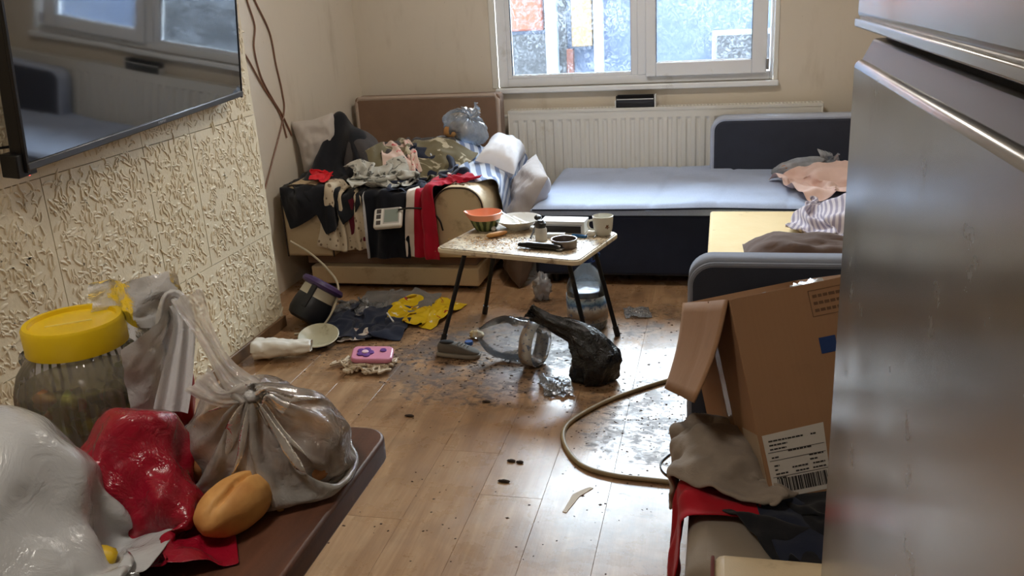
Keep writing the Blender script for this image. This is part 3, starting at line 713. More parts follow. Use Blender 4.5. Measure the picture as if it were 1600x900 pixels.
drape('shorts', 'black shorts with pale trim hanging low on the sofa front', m_trim, 0.28, 0.42, hanging((-1.69, 4.52), (-1.69, 3.9), 0.66, .28, .42, .62, 16, 3), layer=3, n=24, fric=.975, group=G)
drape('sock', 'brown and cream sock lying on the right sofa arm', fabric('brown_sock', C(110, 90, 74), 0.2, c2=C(220, 210, 190), kind='floral', scale=3), 0.12, 0.18, rumpled(-1.30, 4.40, 0.62, .12, .18, .6, 0.6, 0.01, 17, nf=2), layer=1, n=14, fric=.975, group=G)

# transparent bag of bread on the striped sheet
def knot_bag(mb, c, r, m, seed, ridges=0.10, kf=3.2, crum=0.06, nu=96, nv=56, zmin=None, neck=0.10, power=1.0):
    """tied bag: creases run together towards the knot at local +z"""
    rs = []
    for i in range(nv+1):
        t = i/nv; th = math.pi*(0.004+0.992*t); ring = []
        near = math.exp(-(t/0.30)**2)                     # 1 at the knot
        for k in range(nu):
            a = 2*math.pi*k/nu
            d = Vector((math.sin(th)*math.cos(a), math.sin(th)*math.sin(a), math.cos(th)))
            pr = noise.noise(Vector((math.cos(a)*kf*1.6+seed, math.sin(a)*kf*1.6, t*1.3+seed)))
            pr2 = abs(noise.noise(Vector((math.cos(a)*kf*3.4, math.sin(a)*kf*3.4+seed, t*1.6))))
            q = 1+ridges*(0.35+near)*(pr-1.0*pr2)
            q += crum*(ridge(d, seed, 1.6, 4)-0.6)
            p = Vector((d.x*r[0]*q, d.y*r[1]*q, d.z*r[2]*(q if t > .15 else (0.75+0.25*t/.15)*q)))
            p = m @ p+Vector(c)
            if zmin is not None and p.z < zmin: p.z = zmin+(p.z-zmin)*0.02
            ring.append(p)
        rs.append(ring)
    return mb.rings(rs)
def tail(mb, c, d, length, w, seed, n=18, curl=0.5, spread=1.0):
    """loose plastic beyond the knot: a gathered flap"""
    d = Vector(d).normalized(); s = d.orthogonal().normalized(); b = d.cross(s)
    def f(u, v):
        x = (u-.5)*w*(0.12+0.88*v**0.7*spread)
        fold = 0.35*w*v*math.sin(u*19+seed)*0.4+0.12*w*v*noise.noise(Vector((u*6, v*2, seed)))*3
        p = Vector(c)+d*(length*v)+s*x+b*fold
        p += b*curl*length*v*v+Vector((0, 0, -0.10*length*v*v))
        return p
    return mb.grid(f, n+8, n)
m_clear = film('clear_blue_polythene', C(214, 226, 240), 0.55, 0.1, 0.4, 0.5, lo=0.2)
m_bread = None
def bread_mat(name, c1, c2, which='Object'):
    t = NT(name); v = t.coord(which); n_ = t.noise(v, 9, 4); f = t.noise(v, 60, 4)
    c = t.ramp(n_, [(0.3, c1), (0.55, c2), (0.75, dim(c2, 1.15))]); c = t.mix(t.math('MULTIPLY', f, 0.25), c, dim(c1, 0.8))
    t.base(c); t.set(Roughness=0.6); t.bump(t.math('ADD', t.noise(v, 35, 5), t.math('MULTIPLY', f, .5)), 0.35, 0.004); return t.m
m_bread = bread_mat('bread_crust', C(176, 112, 58), C(222, 170, 104))
m_dbread = bread_mat('dark_bread_crust', C(132, 78, 42), C(186, 126, 76))
tag(MB().ball((-1.50, 4.98, 0.735), (0.07, 0.055, 0.05), 24, 14, lambda d: 1+0.1*fbm(d, 3, 2)).build('bread_loaf', m_bread, angle=None), 'brown loaf inside the clear bag on top of the heap', 'bread')
bg1 = thing('plastic_bag', 'clear bluish plastic bag with a loaf on top of the clothes heap', 'bag', (-1.45, 5.05, 0.70))
knot_bag(MB(), (-1.45, 5.02, 0.745), (0.14, 0.11, 0.09), Euler((R(15), R(30), 0)).to_matrix(), 21, 0.22, 3.0, 0.12, 72, 40).build('bag_body', m_clear, bg1, world=True, angle=None)
mb = tail(MB(), (-1.41, 5.01, 0.81), (0.25, 0.1, 1), 0.05, 0.13, 3); tail(mb, (-1.41, 5.01, 0.81), (0.9, -.1, .5), 0.08, 0.1, 5)
mb.build('knot_tail', m_clear, bg1, world=True, angle=None)

# blood pressure monitor on the heap
bp = thing('blood_pressure_monitor', 'white digital blood pressure monitor resting on the front of the heap', 'monitor', (-1.655, 4.205, 0.405), (R(46), R(-4), R(5)))
m_bp = plain('white_device_plastic', C(222, 218, 210), 0.4, 0.04)
MB().box((-.075, -.058, 0), (.075, .058, .034)).build('case', m_bp, bp, bev=0.014, seg=4)
MB().box((-.016, -.032, .0335), (.058, .042, .0355)).build('screen', plain('grey_lcd', C(132, 142, 134), 0.2, 0.05), bp, bev=0.002)
rect_frame_mb = MB().box((-.022, -.04, .0335), (.064, .05, .0348)); rect_frame_mb.build('screen_surround', plain('dark_surround', C(176, 172, 166), 0.4), bp, bev=0.004)
for y in (-.03, .005, .036): MB().box((-.058, y-.013, .0335), (-.034, y+.011, .037)).build('button', plain('dark_button', C(70, 64, 62), 0.5), bp, bev=0.004)
tag(MB().tube(spline([(-1.60, 4.20, 0.46), (-1.54, 4.215, 0.465), (-1.45, 4.235, 0.45), (-1.40, 4.24, 0.40), (-1.385, 4.245, 0.34)]), 0.005, 6).build('rubber_tube', m_tvb), 'black rubber tube curving from the monitor across the sofa front', 'tube')

# ------------------------------------------------------------------ blue corner sofa
t = NT('blue_grey_mattress_fabric'); v = t.coord('World')
c = t.mix(t.noise(v, 160, 3, 0.7), C(150, 168, 204), C(194, 208, 234)); c = t.mix(t.math('MULTIPLY', t.step(t.noise(v, 4, 5), 0.5, 0.75), .3), c, C(130, 140, 164))
t.base(c); t.set(Roughness=0.85); t.b.inputs['Sheen Weight'].default_value = .2; t.bump(t.math('ADD', t.noise(v, 400, 2), t.math('MULTIPLY', t.noise(v, 9, 3), 3)), 0.3, 0.004); m_blue = t.m
m_nvy = fabric('navy_upholstery', C(44, 50, 68), 0.15); m_gpipe = fabric('grey_edge_fabric', C(184, 194, 214), 0.1); m_char = fabric('charcoal_upholstery', C(58, 62, 74), 0.15)
bs = thing('corner_sofa', 'blue grey corner sofa bed running below the radiator to the right', 'sofa', (0.0, 4.6, 0))
MB().box((-0.95, 4.43, 0.05), (0.92, 5.44, 0.375)).build('base', m_nvy, bs, world=True, bev=0.02, seg=3)
def mattress(x0, x1, y0, y1, z0, z1):
    def f(u, v):
        x, y = x0+(x1-x0)*u, y0+(y1-y0)*v
        ed = min(1, min(u*(x1-x0), (1-u)*(x1-x0), v*(y1-y0), (1-v)*(y1-y0))/0.05)
        z = z1-0.022*(1-ed)**2+0.006*fbm((x*3, y*3, 0), 3, 1.2, 3)+0.010*math.exp(-((x+.05)/.3)**2)
        for s_ in (-0.62, -0.30, 0.03, 0.36): z -= 0.007*math.exp(-((x-s_-0.10*(y-4.9))/0.012)**2)
        return Vector((x, y, z))
    mb = MB(); mb.grid(f, 120, 40)
    b = lambda u, v: Vector((*f(u, v).xy, z0))
    for side in (lambda t_: (t_, 0), lambda t_: (t_, 1), lambda t_: (0, t_), lambda t_: (1, t_)):
        ts = [k/60 for k in range(61)]
        mb.rings([[f(*side(q)) for q in ts], [f(*side(q))*0.4+b(*side(q))*0.6 for q in ts], [b(*side(q)) for q in ts]], close=False)
    return mb
mm = mattress(-0.96, 0.92, 4.42, 5.45, 0.375, 0.425).build('mattress', m_blue, bs, world=True)
MB().tube([(x_, 4.415, 0.405+0.008*math.exp(-((x_+.05)/.3)**2)) for x_ in np.linspace(-.95, .91, 40)], 0.005, 6).build('piping', m_nvy, mm, world=True)
bc = MB().prism(arch(-0.06, 0.92, 0.40, 0.725, 0.07), 5.30, 5.44).build('back_cushion', m_char, bs, world=True, bev=0.03, seg=4)
pa = arch(-0.055, 0.915, 0.42, 0.722, 0.07)
mb = MB(); ring = [Vector((x_, 0, z_)) for x_, z_ in pa[1:]+pa[:1]]
mb.rings([[Vector((p.x, y_, p.z)) for p in ring] for y_ in (5.315, 5.43)], close=False)
mb.tube([Vector((p.x, 5.312, p.z-.004)) for p in ring[1:]], .008, 8)
mb.build('edge_band', m_gpipe, bc, world=True, solid=0.012)
MB().box((-0.055, 2.80, 0.05), (0.92, 4.43, 0.33)).build('chaise_base', m_nvy, bs, world=True, bev=0.015, seg=3)
# the bare yellow deck of the chaise
t = NT('yellowed_foam_board'); v = t.coord('World')
c = t.mix(t.noise(v, 4, 5), C(206, 178, 120), C(226, 202, 150)); c = t.mix(t.step(t.noise(t.mapped(v, (0.6, 2.5, 1)), 9, 6, 0.7), 0.63, 0.68), c, C(110, 84, 52))
t.base(c); t.set(Roughness=.8); t.bump(t.noise(v, 30, 5), .3, .004)
MB().box((-0.05, 2.86, 0.33), (0.9, 4.34, 0.42)).build('foam_deck', t.m, bs, world=True, bev=0.012, seg=3)
ar = MB()
pa = arch(-0.09, 0.90, 0.04, 0.665, 0.07); pa[0] = (-0.03, 0.04); pa.insert(0, (-0.09, 0.10))
pa = [(-0.09, 0.10), (-0.075, 0.062), (-0.045, 0.042), (0.90, 0.042)]+arch(-0.09, 0.90, 0.04, 0.665, 0.07)[2:]
ar.prism(pa, 2.68, 2.80); arm = ar.build('armrest', m_char, bs, world=True, bev=0.012, seg=3)
ring = [Vector((x_, 0, z_)) for x_, z_ in pa[3:]+pa[:3]]
mb = MB(); mb.rings([[Vector((p.x+(0.001 if p.x > 0 else -.001), y_, p.z+(.002 if p.z > .4 else 0))) for p in ring[1:]] for y_ in (2.692, 2.79)], close=False); mb.tube([Vector((p.x+(.004 if p.x < 0 else -.004), 2.686, p.z-.003)) for p in ring[1:]], .004, 8)
mb.build('edge_band', fabric('mid_grey_edge_fabric', C(136, 142, 156), .1), arm, world=True, solid=0.010)
for a in (-0.85, 0.85):
    for b in (4.5, 5.35): MB().lathe([(0.022, 0), (0.028, 0.055)], 12, Matrix.Translation((a, b, 0)), True).build('foot', m_tvb, bs, world=True)
for a, b in ((0.0, 2.9), (0.85, 2.9)): MB().lathe([(0.022, 0), (0.028, 0.055)], 12, Matrix.Translation((a, b, 0)), True).build('foot', m_tvb, bs, world=True)

BED = [('b', (-0.96, 4.42, 0), (0.92, 5.45, 0.43)), ('b', (-0.05, 2.86, 0), (0.9, 4.43, 0.42)), ('b', (-.06, 5.30, 0), (.92, 5.44, .725)), ('b', (-.09, 2.68, 0), (.9, 2.8, .665)), ('floor', 0.0)]
m_bpink = fabric('pale_pink_cotton', C(226, 196, 186), 0.08); m_bst = fabric('grey_pink_striped_cotton', C(206, 198, 204), 0.1, c2=C(150, 142, 160), kind='stripes', scale=9)
mt = Matrix.Translation((0.33, 3.16, 0.515)) @ Euler((0, R(4), R(-6))).to_matrix().to_4x4()
tag(pillow(MB(), 0.27, 0.18, 0.10, mt, 2.6, 12, 0.02).build('pillow', fabric('brown_velour', C(98, 78, 68), .15), angle=None), 'dark brown pillow lying behind the arm of the blue sofa', 'pillow')
drape('garment', 'pale pink garment thrown on the blue mattress near the back cushion', m_bpink, 0.72, 0.62, rumpled(0.60, 4.80, 0.60, .72, .62, .3, 0.62, 0.02, 31), BED+[('e', (.6, 4.9, .42), (.18, .18, .07))], 0, 36, loft=.10)
drape('garment', 'grey and pink striped garment at the corner of the yellow foam', m_bst, 0.7, 0.75, rumpled(0.60, 4.10, 0.66, .7, .75, -.2, 0.58, 0.03, 33), BED+[('e', (.6, 4.05, .42), (.16, .25, .08))], 0, 38, loft=.10)
m_clear2 = film('milky_blue_polythene', C(226, 234, 244), .85, .12, .4, .5, lo=.4)
bg2 = thing('plastic_bag', 'small clear plastic bag lying on the blue mattress against the back cushion', 'bag', (0.45, 5.12, 0.43))
knot_bag(MB(), (0.42, 5.10, 0.475), (0.055, 0.05, 0.15), Euler((R(10), R(80), R(12))).to_matrix(), 41, 0.2, 3.0, 0.12, 64, 36, zmin=0.435).build('bag_body', m_clear2, bg2, world=True, angle=None)
mb = tail(MB(), (0.54, 5.12, 0.49), (0.5, 0.0, 1), 0.07, 0.13, 3); tail(mb, (0.54, 5.12, 0.49), (0.9, -.3, .1), 0.09, 0.1, 5)
mb.build('knot_tail', m_clear2, bg2, world=True, angle=None)
tag(MB().ball((0.36, 5.09, 0.472), (0.06, 0.032, 0.03), 20, 12, lambda d: 1+0.08*fbm(d, 5, 2)).build('bread_loaf', m_dbread, angle=None), 'small brown roll inside the clear bag on the blue mattress', 'bread')

# ------------------------------------------------------------------ folding table and what stands on it
ft = thing('folding_table', 'small dirty cream folding table with black tube legs', 'table', (-0.8125, 3.664, 0), (0, 0, R(-14.5)))
t = NT('dirty_marble_laminate'); v = t.coord('Object')
c = t.mix(t.noise(v, 7, 6, 0.6, 1.5), C(206, 190, 160), C(232, 222, 200))
c = t.mix(t.math('MULTIPLY', t.step(t.noise(v, 9, 6, 0.7), 0.40, 0.60), 0.8), c, C(140, 110, 70))
c = t.mix(t.math('MULTIPLY', t.step(t.noise(v, 55, 5, 0.7), 0.52, 0.60), 0.85), c, C(78, 58, 40))
t.base(c); t.set(Roughness=0.4); t.bump(t.noise(v, 70, 4), .25, .004); m_ttop = t.m
m_tedge = plain('cream_table_edge', C(228, 216, 190), 0.45, 0.06, dirt=C(120, 92, 60), dirt_amt=0.35, dscale=20)
m_tube = plain('black_steel_tube', C(26, 25, 26), 0.4, 0.2, metal=0.3, dirt=C(90, 80, 70), dirt_amt=.2, dscale=30)
def rrect(w, d, r, n=6):
    p = []
    for cx, cy, a0 in ((w-r, d-r, 0), (-w+r, d-r, 90), (-w+r, -d+r, 180), (w-r, -d+r, 270)):
        p += [(cx+r*math.cos(R(a0+90*k/n)), cy+r*math.sin(R(a0+90*k/n))) for k in range(n+1)]
    return p
MB().prism(rrect(.335, .2285, .035), .436, .4565, 'z').build('edge_band', m_tedge, ft, bev=.005, seg=3)
MB().prism(rrect(.329, .2225, .032), .4565, .46, 'z').build('tabletop', m_ttop, ft, bev=.001)
inv = frame_of(ft).inverted()
for fx_, fy_, tx, ty in ((-1.205, 3.565, -1.075, 3.60), (-1.11, 3.955, -1.0, 3.86), (-.44, 3.72, -.545, 3.74), (-.52, 3.45, -.615, 3.50)):
    a, b = inv @ Vector((tx, ty, .44)), inv @ Vector((fx_, fy_, .012))
    lg = MB().tube([a, a*.5+b*.5, b], 0.0105, 10).build('leg', m_tube, ft)
    MB().tube([b+(a-b).normalized()*.035, b-(a-b).normalized()*.010], 0.0135, 10).build('rubber_foot', m_tvb, lg)
for (a, b) in (((-1.085, 3.595, .415), (-1.01, 3.87, .415)), ((-.545, 3.74, .415), (-.61, 3.50, .415))):
    MB().tube([inv @ Vector(a), inv @ Vector(b)], 0.007, 8).build('cross_bar', m_tube, ft)
T = .46
# watermelon bowl
t = NT('watermelon_rind_glaze'); v = t.coord('Object')
g = t.n('ShaderNodeTexGradient', {'Vector': v}, gradient_type='RADIAL').outputs[1]
w = t.math('PINGPONG', t.math('ADD', t.math('MULTIPLY', g, 13), t.math('MULTIPLY', t.noise(v, 30, 3), .7)), .5)
t.base(t.mix(t.step(w, .2, .3), C(50, 66, 36), C(134, 142, 92))); t.set(Roughness=.3); m_rind = t.m
m_flesh = plain('pink_melon_glaze', C(236, 160, 128), .35, .08)
wb = thing('melon_bowl', 'ceramic bowl glazed like a watermelon with pink spouted rim', 'bowl', (-1.045, 3.835, T))
MB().lathe([(.001, 0), (.045, 0), (.058, .018), (.068, .040), (.0715, .052)], 36).build('rind', m_rind, wb)
def spout(p):
    a = math.atan2(p.y, p.x); k = math.exp(-((abs(a)-math.pi)/.3)**2)*max(0, (p.z-.04)/.04)
    return Vector((p.x*(1+.28*k), p.y*(1+.28*k), p.z+.004*k))
MB().lathe([(.0715, .052), (.076, .064), (.079, .08), (.076, .081), (.070, .066), (.058, .036), (.03, .014), (.001, .012)], 36, warp=spout).build('rim', m_flesh, wb)
# plate with forks
m_plate = plain('white_porcelain', C(226, 228, 226), .2, .03, dirt=C(190, 180, 150), dirt_amt=.3, dscale=30)
pt = thing('soup_plate', 'white soup plate with plastic forks at the back of the table', 'plate', (-.898, 3.862, T))
MB().lathe([(.001, 0), (.052, 0), (.056, .006), (.088, .03), (.108, .042), (.108, .046), (.086, .036), (.056, .012), (.001, .008)], 40).build('plate_body', m_plate, pt)
m_fork = plain('white_plastic_fork', C(232, 226, 214), .4)
def fork(name, a, b, lab):
    a, b = Vector(a), Vector(b); d = (b-a).normalized(); s = d.cross(Vector((0, 0, 1))).normalized(); u = s.cross(d); mb = MB()
    q = lambda t_, w, h: a+d*t_+s*w+u*h; L = (b-a).length
    def bar(t0, t1, w0, w1, c0=0): mb.hexa([q(t0, c0-w0, -.0012), q(t0, c0+w0, -.0012), q(t1, c0+w1, -.0012), q(t1, c0-w1, -.0012), q(t0, c0-w0, .0012), q(t0, c0+w0, .0012), q(t1, c0+w1, .0012), q(t1, c0-w1, .0012)])
    bar(0, L*.62, .0045, .003); bar(L*.62, L*.75, .003, .011)
    for k in (-.009, -.003, .003, .009): bar(L*.75, L, .002, .0012, k)
    return tag(mb.build(name, m_fork), lab, 'fork')
fork('plastic_fork', (-1.0, 3.92, .525), (-.87, 3.85, .476), 'white plastic fork lying across the soup plate, the longer one over the rim')
fork('plastic_fork', (-.93, 3.91, .500), (-.83, 3.83, .482), 'cream plastic fork lying inside the soup plate')
# black and white carton
bxt = thing('carton', 'flat black and white carton behind the shaker on the table', 'box', (-.675, 3.805, T), (0, 0, R(-4)))
MB().box((-.10, -.045, 0), (.10, .045, .056)).build('body', plain('white_card', C(226, 228, 230), .5, .03), bxt, bev=.002)
MB().box((-.10, -.0462, .004), (.084, -.0445, .036)).build('front_print', plain('black_print', C(34, 32, 34), .4), bxt)
MB().box((-.09, -.0463, .0395), (.088, -.0449, .0415)).build('print_line', plain('grey_print', C(120, 122, 126), .4), bxt)
# mug
mg = thing('mug', 'white mug with small brown motif at the right rear table corner', 'mug', (-.497, 3.755, T))
t = NT('mug_glaze'); v = t.coord('Object'); d = t.n('ShaderNodeVectorMath', {0: v, 1: (.025, -.037, .042)}, operation='DISTANCE').outputs['Value']
t.base(t.mix(t.math('MULTIPLY', t.step(d, .013, .008), t.step(t.noise(v, 160, 3), .42, .52)), C(222, 220, 210), C(120, 84, 60))); t.set(Roughness=.25)
MB().lathe([(.001, 0), (.030, 0), (.034, .004), (.041, .03), (.044, .06), (.0455, .084), (.043, .085), (.041, .06), (.037, .02), (.001, .008)], 32).build('cup', t.m, mg)
MB().tube(spline([(-.041, -.005, .066), (-.060, -.008, .062), (-.064, -.008, .042), (-.054, -.007, .026), (-.039, -.004, .022)]), .0048, 8).build('handle', t.m, mg)
# shaker
sh = thing('shaker', 'small frosted shaker bottle with black cap on the table', 'shaker', (-.752, 3.655, T))
MB().lathe([(.001, 0), (.024, 0), (.026, .004), (.026, .05), (.022, .058), (.001, .058)], 24).build('bottle', plain('frosted_white_glass', C(206, 204, 200), .3, .05), sh)
MB().lathe([(.021, .057), (.023, .06), (.023, .078), (.015, .084), (.012, .09), (.001, .091)], 24).build('cap', m_tvb, sh)
# black spoon
mb = MB().tube(spline([(-.80, 3.66, .468), (-.795, 3.715, .49), (-.792, 3.76, .515)]), .0042, 8); mb.ball((-.79, 3.785, .528), (.017, .022, .012), 16, 10)
tag(mb.build('spoon', m_tvb), 'black spoon propped against the soup plate', 'spoon')
# round tin used as ashtray
tn = thing('ashtray_tin', 'round shallow metal tin used as an ashtray at the front edge of the table', 'ashtray', (-.635, 3.555, T))
MB().lathe([(.001, .002), (.050, .002), (.0525, 0), (.0535, .004), (.0535, .034), (.0515, .036), (.0505, .034), (.0505, .007), (.001, .006)], 36).build('tin_body', plain('dull_tin', C(116, 104, 98), .35, .2, metal=.6), tn)
MB().lathe([(.0535, .030), (.0552, .033), (.0545, .037), (.0512, .0368)], 36).build('rim', plain('worn_rim', C(150, 146, 142), .3, metal=.8), tn)
MB().lathe([(.001, .009), (.049, .008)], 28).crumple(.003, 60, 3).build('ash', plain('ash', C(60, 54, 50), .95, .4, 60), tn)
# hair clipper / black handle
hc = thing('hair_clipper', 'black hair clipper lying at the front edge of the table', 'clipper', (-.732, 3.518, T), (0, 0, R(-15)))
rs = []
for i, (x_, ry, rz) in enumerate([(-.10, .004, .004), (-.095, .012, .008), (-.05, .0155, .012), (0, .016, .014), (.05, .019, .015), (.085, .021, .014), (.098, .017, .010), (.10, .004, .004)]):
    rs.append([(x_, ry*math.cos(a)+.004*math.sin(x_*20), max(0, .014+rz*math.sin(a))) for a in [2*math.pi*k/16 for k in range(16)]])
MB().rings(rs).build('body', plain('glossy_black_plastic', C(20, 20, 22), .22), hc)
MB().box((.082, -.017, .006), (.108, .017, .013)).build('blade', plain('steel_blade', C(140, 140, 142), .3, metal=.9), hc, bev=.002)
MB().box((-.06, -.008, .0265), (.03, .006, .0285)).build('grip_stripe', plain('grey_stripe', C(130, 130, 130), .3), hc, bev=.002)
tag(MB().box((-.735, 3.685, T), (-.655, 3.715, T+.020)).build('cigarette_packet', plain('white_packet', C(210, 208, 206), .4, .1), bev=.002), 'small white packet behind the shaker in front of the carton', 'packet')
mb = MB().prism(rrect(.035, .009, .005), 0, .012, 'z', Matrix.Translation((-.595, 3.705, T)) @ Matrix.Rotation(R(-14), 4, 'Z'))
lt = mb.build('lighter', plain('blue_lighter_plastic', C(34, 96, 150), .25), bev=.002); tag(lt, 'blue plastic lighter beside the mug', 'lighter')
tag(MB().ball((-.545, 3.72, T+.012), (.022, .018, .014), 20, 12, lambda d: 1+.5*(ridge(d, 3, 2)-.7)).build('crumpled_tissue', fabric('white_tissue', C(226, 224, 214), .05), angle=None), 'crumpled white tissue next to the mug', 'tissue')
rs = MB().tube(spline([(-1.0, 3.675, T+.011), (-.965, 3.70, T+.013), (-.925, 3.745, T+.012)]), [.004]+[.011]*7+[.012]*8+[.004], 12) if False else MB().tube([Vector(p) for p in spline([(-1.0, 3.675, T+.011), (-.965, 3.70, T+.012), (-.925, 3.745, T+.011)], 6)], [.004, .009, .011, .011, .011, .011, .0115, .0115, .0115, .011, .010, .008, .004], 12)
tag(rs.build('bread_stick', m_bread), 'stub of bread stick in front of the melon bowl', 'bread')
tag(MB().ball((-1.0, 3.80, T+.012), .012, 14, 10).build('bottle_cap', m_tw), 'small white cap beside the melon bowl', 'cap')
def crumbs(name, spots, mat, seed, label, cat, zt=0.0):
    random.seed(seed); mb = MB()
    for x0, y0, sx, sy, n_, s0, s1 in spots:
        for _ in range(n_):
            x_, y_ = random.gauss(x0, sx), random.gauss(y0, sy); s_ = random.uniform(s0, s1); h = s_*random.uniform(.25, .6); a = random.random()*3; e = random.uniform(.4, 1.4)
            m = Matrix.Translation((x_, y_, zt)) @ Matrix.Rotation(a, 4, 'Z')
            mb.add([m @ Vector(p) for p in ((-s_, 0, 0), (0, -s_*e, 0), (s_, 0, 0), (0, s_*e, 0), (random.uniform(-.3, .3)*s_, 0, h))], [(0, 1, 4), (1, 2, 4), (2, 3, 4), (3, 0, 4)])
    return tag(mb.build(name, mat, smooth=False), label, cat, kind='stuff')
def clip_table(o):
    return o
m_crumb = plain('bread_crumbs', C(190, 150, 96), .9, .3, 40); m_ash = plain('tobacco_and_ash', C(92, 66, 42), .95, .4, 50)
crumbs('crumbs', [(-.98, 3.63, .07, .05, 170, .002, .006), (-.83, 3.62, .07, .05, 140, .002, .005), (-.88, 3.55, .08, .03, 80, .002, .005)], m_crumb, 3, 'pale bread crumbs scattered over the left of the folding table', 'crumbs', T)
crumbs('tobacco_scraps', [(-.85, 3.66, .09, .05, 130, .002, .005), (-.56, 3.60, .04, .06, 90, .002, .005), (-.70, 3.52, .06, .03, 70, .002, .005), (-.95, 3.64, .02, .02, 8, .006, .010)], m_ash, 5, 'brown tobacco scraps and ash strewn over the folding table', 'scraps', T)

# ------------------------------------------------------------------ bottles, bags and litter on the floor
m_pet = film('clear_pet_plastic', C(214, 224, 232), 0.24, 0.05, 0.45, 0.25, lo=0.08, sc_=14)
t = NT('water_label_print'); v = t.coord('Object'); z = t.n('ShaderNodeSeparateXYZ', {0: v}).outputs[2]
zz = t.math('ADD', z, t.math('MULTIPLY', t.math('SUBTRACT', t.noise(v, 22, 4), .5), .05))
c = t.ramp(t.math('MULTIPLY', zz, 4.0), [(.18, C(206, 208, 206)), (.26, C(150, 132, 116)), (.36, C(178, 164, 148)), (.44, C(226, 232, 236)), (.52, C(84, 130, 186)), (.58, C(170, 206, 232)), (.66, C(236, 242, 246))])
c = t.mix(t.math('MULTIPLY', t.step(t.noise(v, 60, 3), .56, .62), .7), c, C(60, 96, 146))
t.base(c); t.set(Roughness=.3); t.b.inputs['Alpha'].default_value = .93; m_wlab = t.m
m_capb = plain('blue_cap_plastic', C(34, 70, 140), .35)
def water_bottle(name, label, loc, rot, crush=0, seed=1, lab=(.045, .165), with_handle=True):
    b = thing(name, label, 'bottle', loc, rot)
    def wp(p):
        if not crush: return p
        k = crush*math.sin(min(1, max(0, (p.z-.03)/.2))*math.pi)
        d = noise.turbulence_vector(p*11+Vector((seed, 0, 0)), 3, True)*k
        return p+Vector((d.x, d.y, d.z*.5))-Vector((0, 0, 0))
    pr = [(.001, .008), (.06, .004), (.078, 0), (.088, .006), (.092, .02)]
    for k in range(8): pr += [(.0925, .026+k*.02), (.0900, .036+k*.02)]
    pr += [(.092, .19), (.090, .205), (.078, .235), (.058, .265), (.036, .288), (.026, .298), (.024, .318)]
    MB().lathe(pr, 40, warp=wp).build('bottle_body', m_pet, b)
    MB().lathe([(.0938, lab[0]), (.094, (lab[0]+lab[1])/2), (.0938, lab[1])], 40, warp=wp).build('label', m_wlab, b, solid=.0006)
    if with_handle:
        MB().lathe([(.0255, .312), (.029, .314), (.029, .338), (.026, .342), (.001, .342)], 24).build('cap', m_capb, b)
        MB().tube(spline([(.022, 0, .302), (.05, 0, .318), (.06, 0, .345), (.03, 0, .338)]), .005, 8).build('carry_handle', m_capb, b)
    return b
wbt = water_bottle('water_bottle', 'big plastic water bottle with blue cap standing under the table', (-.588, 3.83, 0), (0, 0, R(20)))
MB().lathe([(.001, .012), (.088, .012), (.0885, .19), (.001, .192)], 32).build('water', film('dirty_water', C(216, 222, 224), .35, .05, .6, .1, clear=(.95, .97, .98, 1)), wbt)
water_bottle('water_bottle', 'big crushed empty water bottle lying on its side in front of the shoe', (-.70, 3.36, .092), (R(-4), R(-86), R(-8)), .011, 4, (.018, .075), False)

m_bbag = None
t = NT('black_polythene'); v = t.coord('Object'); t.base(C(14, 14, 16)); t.set(Roughness=.12)
h = t.math('ABSOLUTE', t.math('SUBTRACT', t.noise(v, 26, 5, .6, .8), .5)); t.bump(h, .9, .016); m_bbag = t.m
kb = thing('bin_bag', 'small knotted black bin bag standing in front of the water bottle', 'bag', (-.49, 3.25, 0))
def bbag():
    mb = MB(); rs = []
    path = [((-.475, 3.25, .004), .070, .062), ((-.480, 3.25, .012), .088, .082), ((-.478, 3.252, .05), .096, .09), ((-.472, 3.256, .10), .094, .088), ((-.482, 3.262, .135), .088, .08), ((-.515, 3.27, .165), .070, .062), ((-.565, 3.285, .190), .048, .044), ((-.62, 3.30, .205), .036, .032), ((-.67, 3.315, .222), .026, .028), ((-.71, 3.325, .236), .030, .022), ((-.735, 3.33, .246), .034, .012), ((-.75, 3.333, .250), .020, .004)]
    cs = spline([p[0] for p in path], 4); n = 64
    for i, c_ in enumerate(cs):
        f = i/4; k = min(int(f), len(path)-2); w = f-k
        ra_, rb_ = path[k][1]*(1-w)+path[k+1][1]*w, path[k][2]*(1-w)+path[k+1][2]*w
        d = (cs[min(i+1, len(cs)-1)]-cs[max(0, i-1)]).normalized()
        if k < 4: d = Vector((0, 0, 1))
        elif k < 6: d = (Vector((0, 0, 1))*(1-(f-4)/2)+d*((f-4)/2)).normalized()
        s_ = Vector((0, 1, 0)); s_ = (s_-d*s_.dot(d)).normalized(); u_ = s_.cross(d); ring = []
        for j in range(n):
            a = 2*math.pi*j/n; e = Vector((math.cos(a), math.sin(a), f*.35))
            q = 1+.42*(ridge((e.x*.9, e.y*.9, f*.25), 5, 1.4, 5)-.62)
            p = c_+u_*math.cos(a)*ra_*q+s_*math.sin(a)*rb_*q; p.z = max(p.z, .002); ring.append(p)
        rs.append(ring)
    return mb.rings(rs)
bbag().build('bag_body', m_bbag, kb, world=True, angle=None)
mb = tail(MB(), (-.70, 3.32, .232), (-.8, .1, .5), .06, .07, 4, 10, .2); mb.build('bag_ear', m_bbag, kb, world=True, angle=None, solid=.0015)

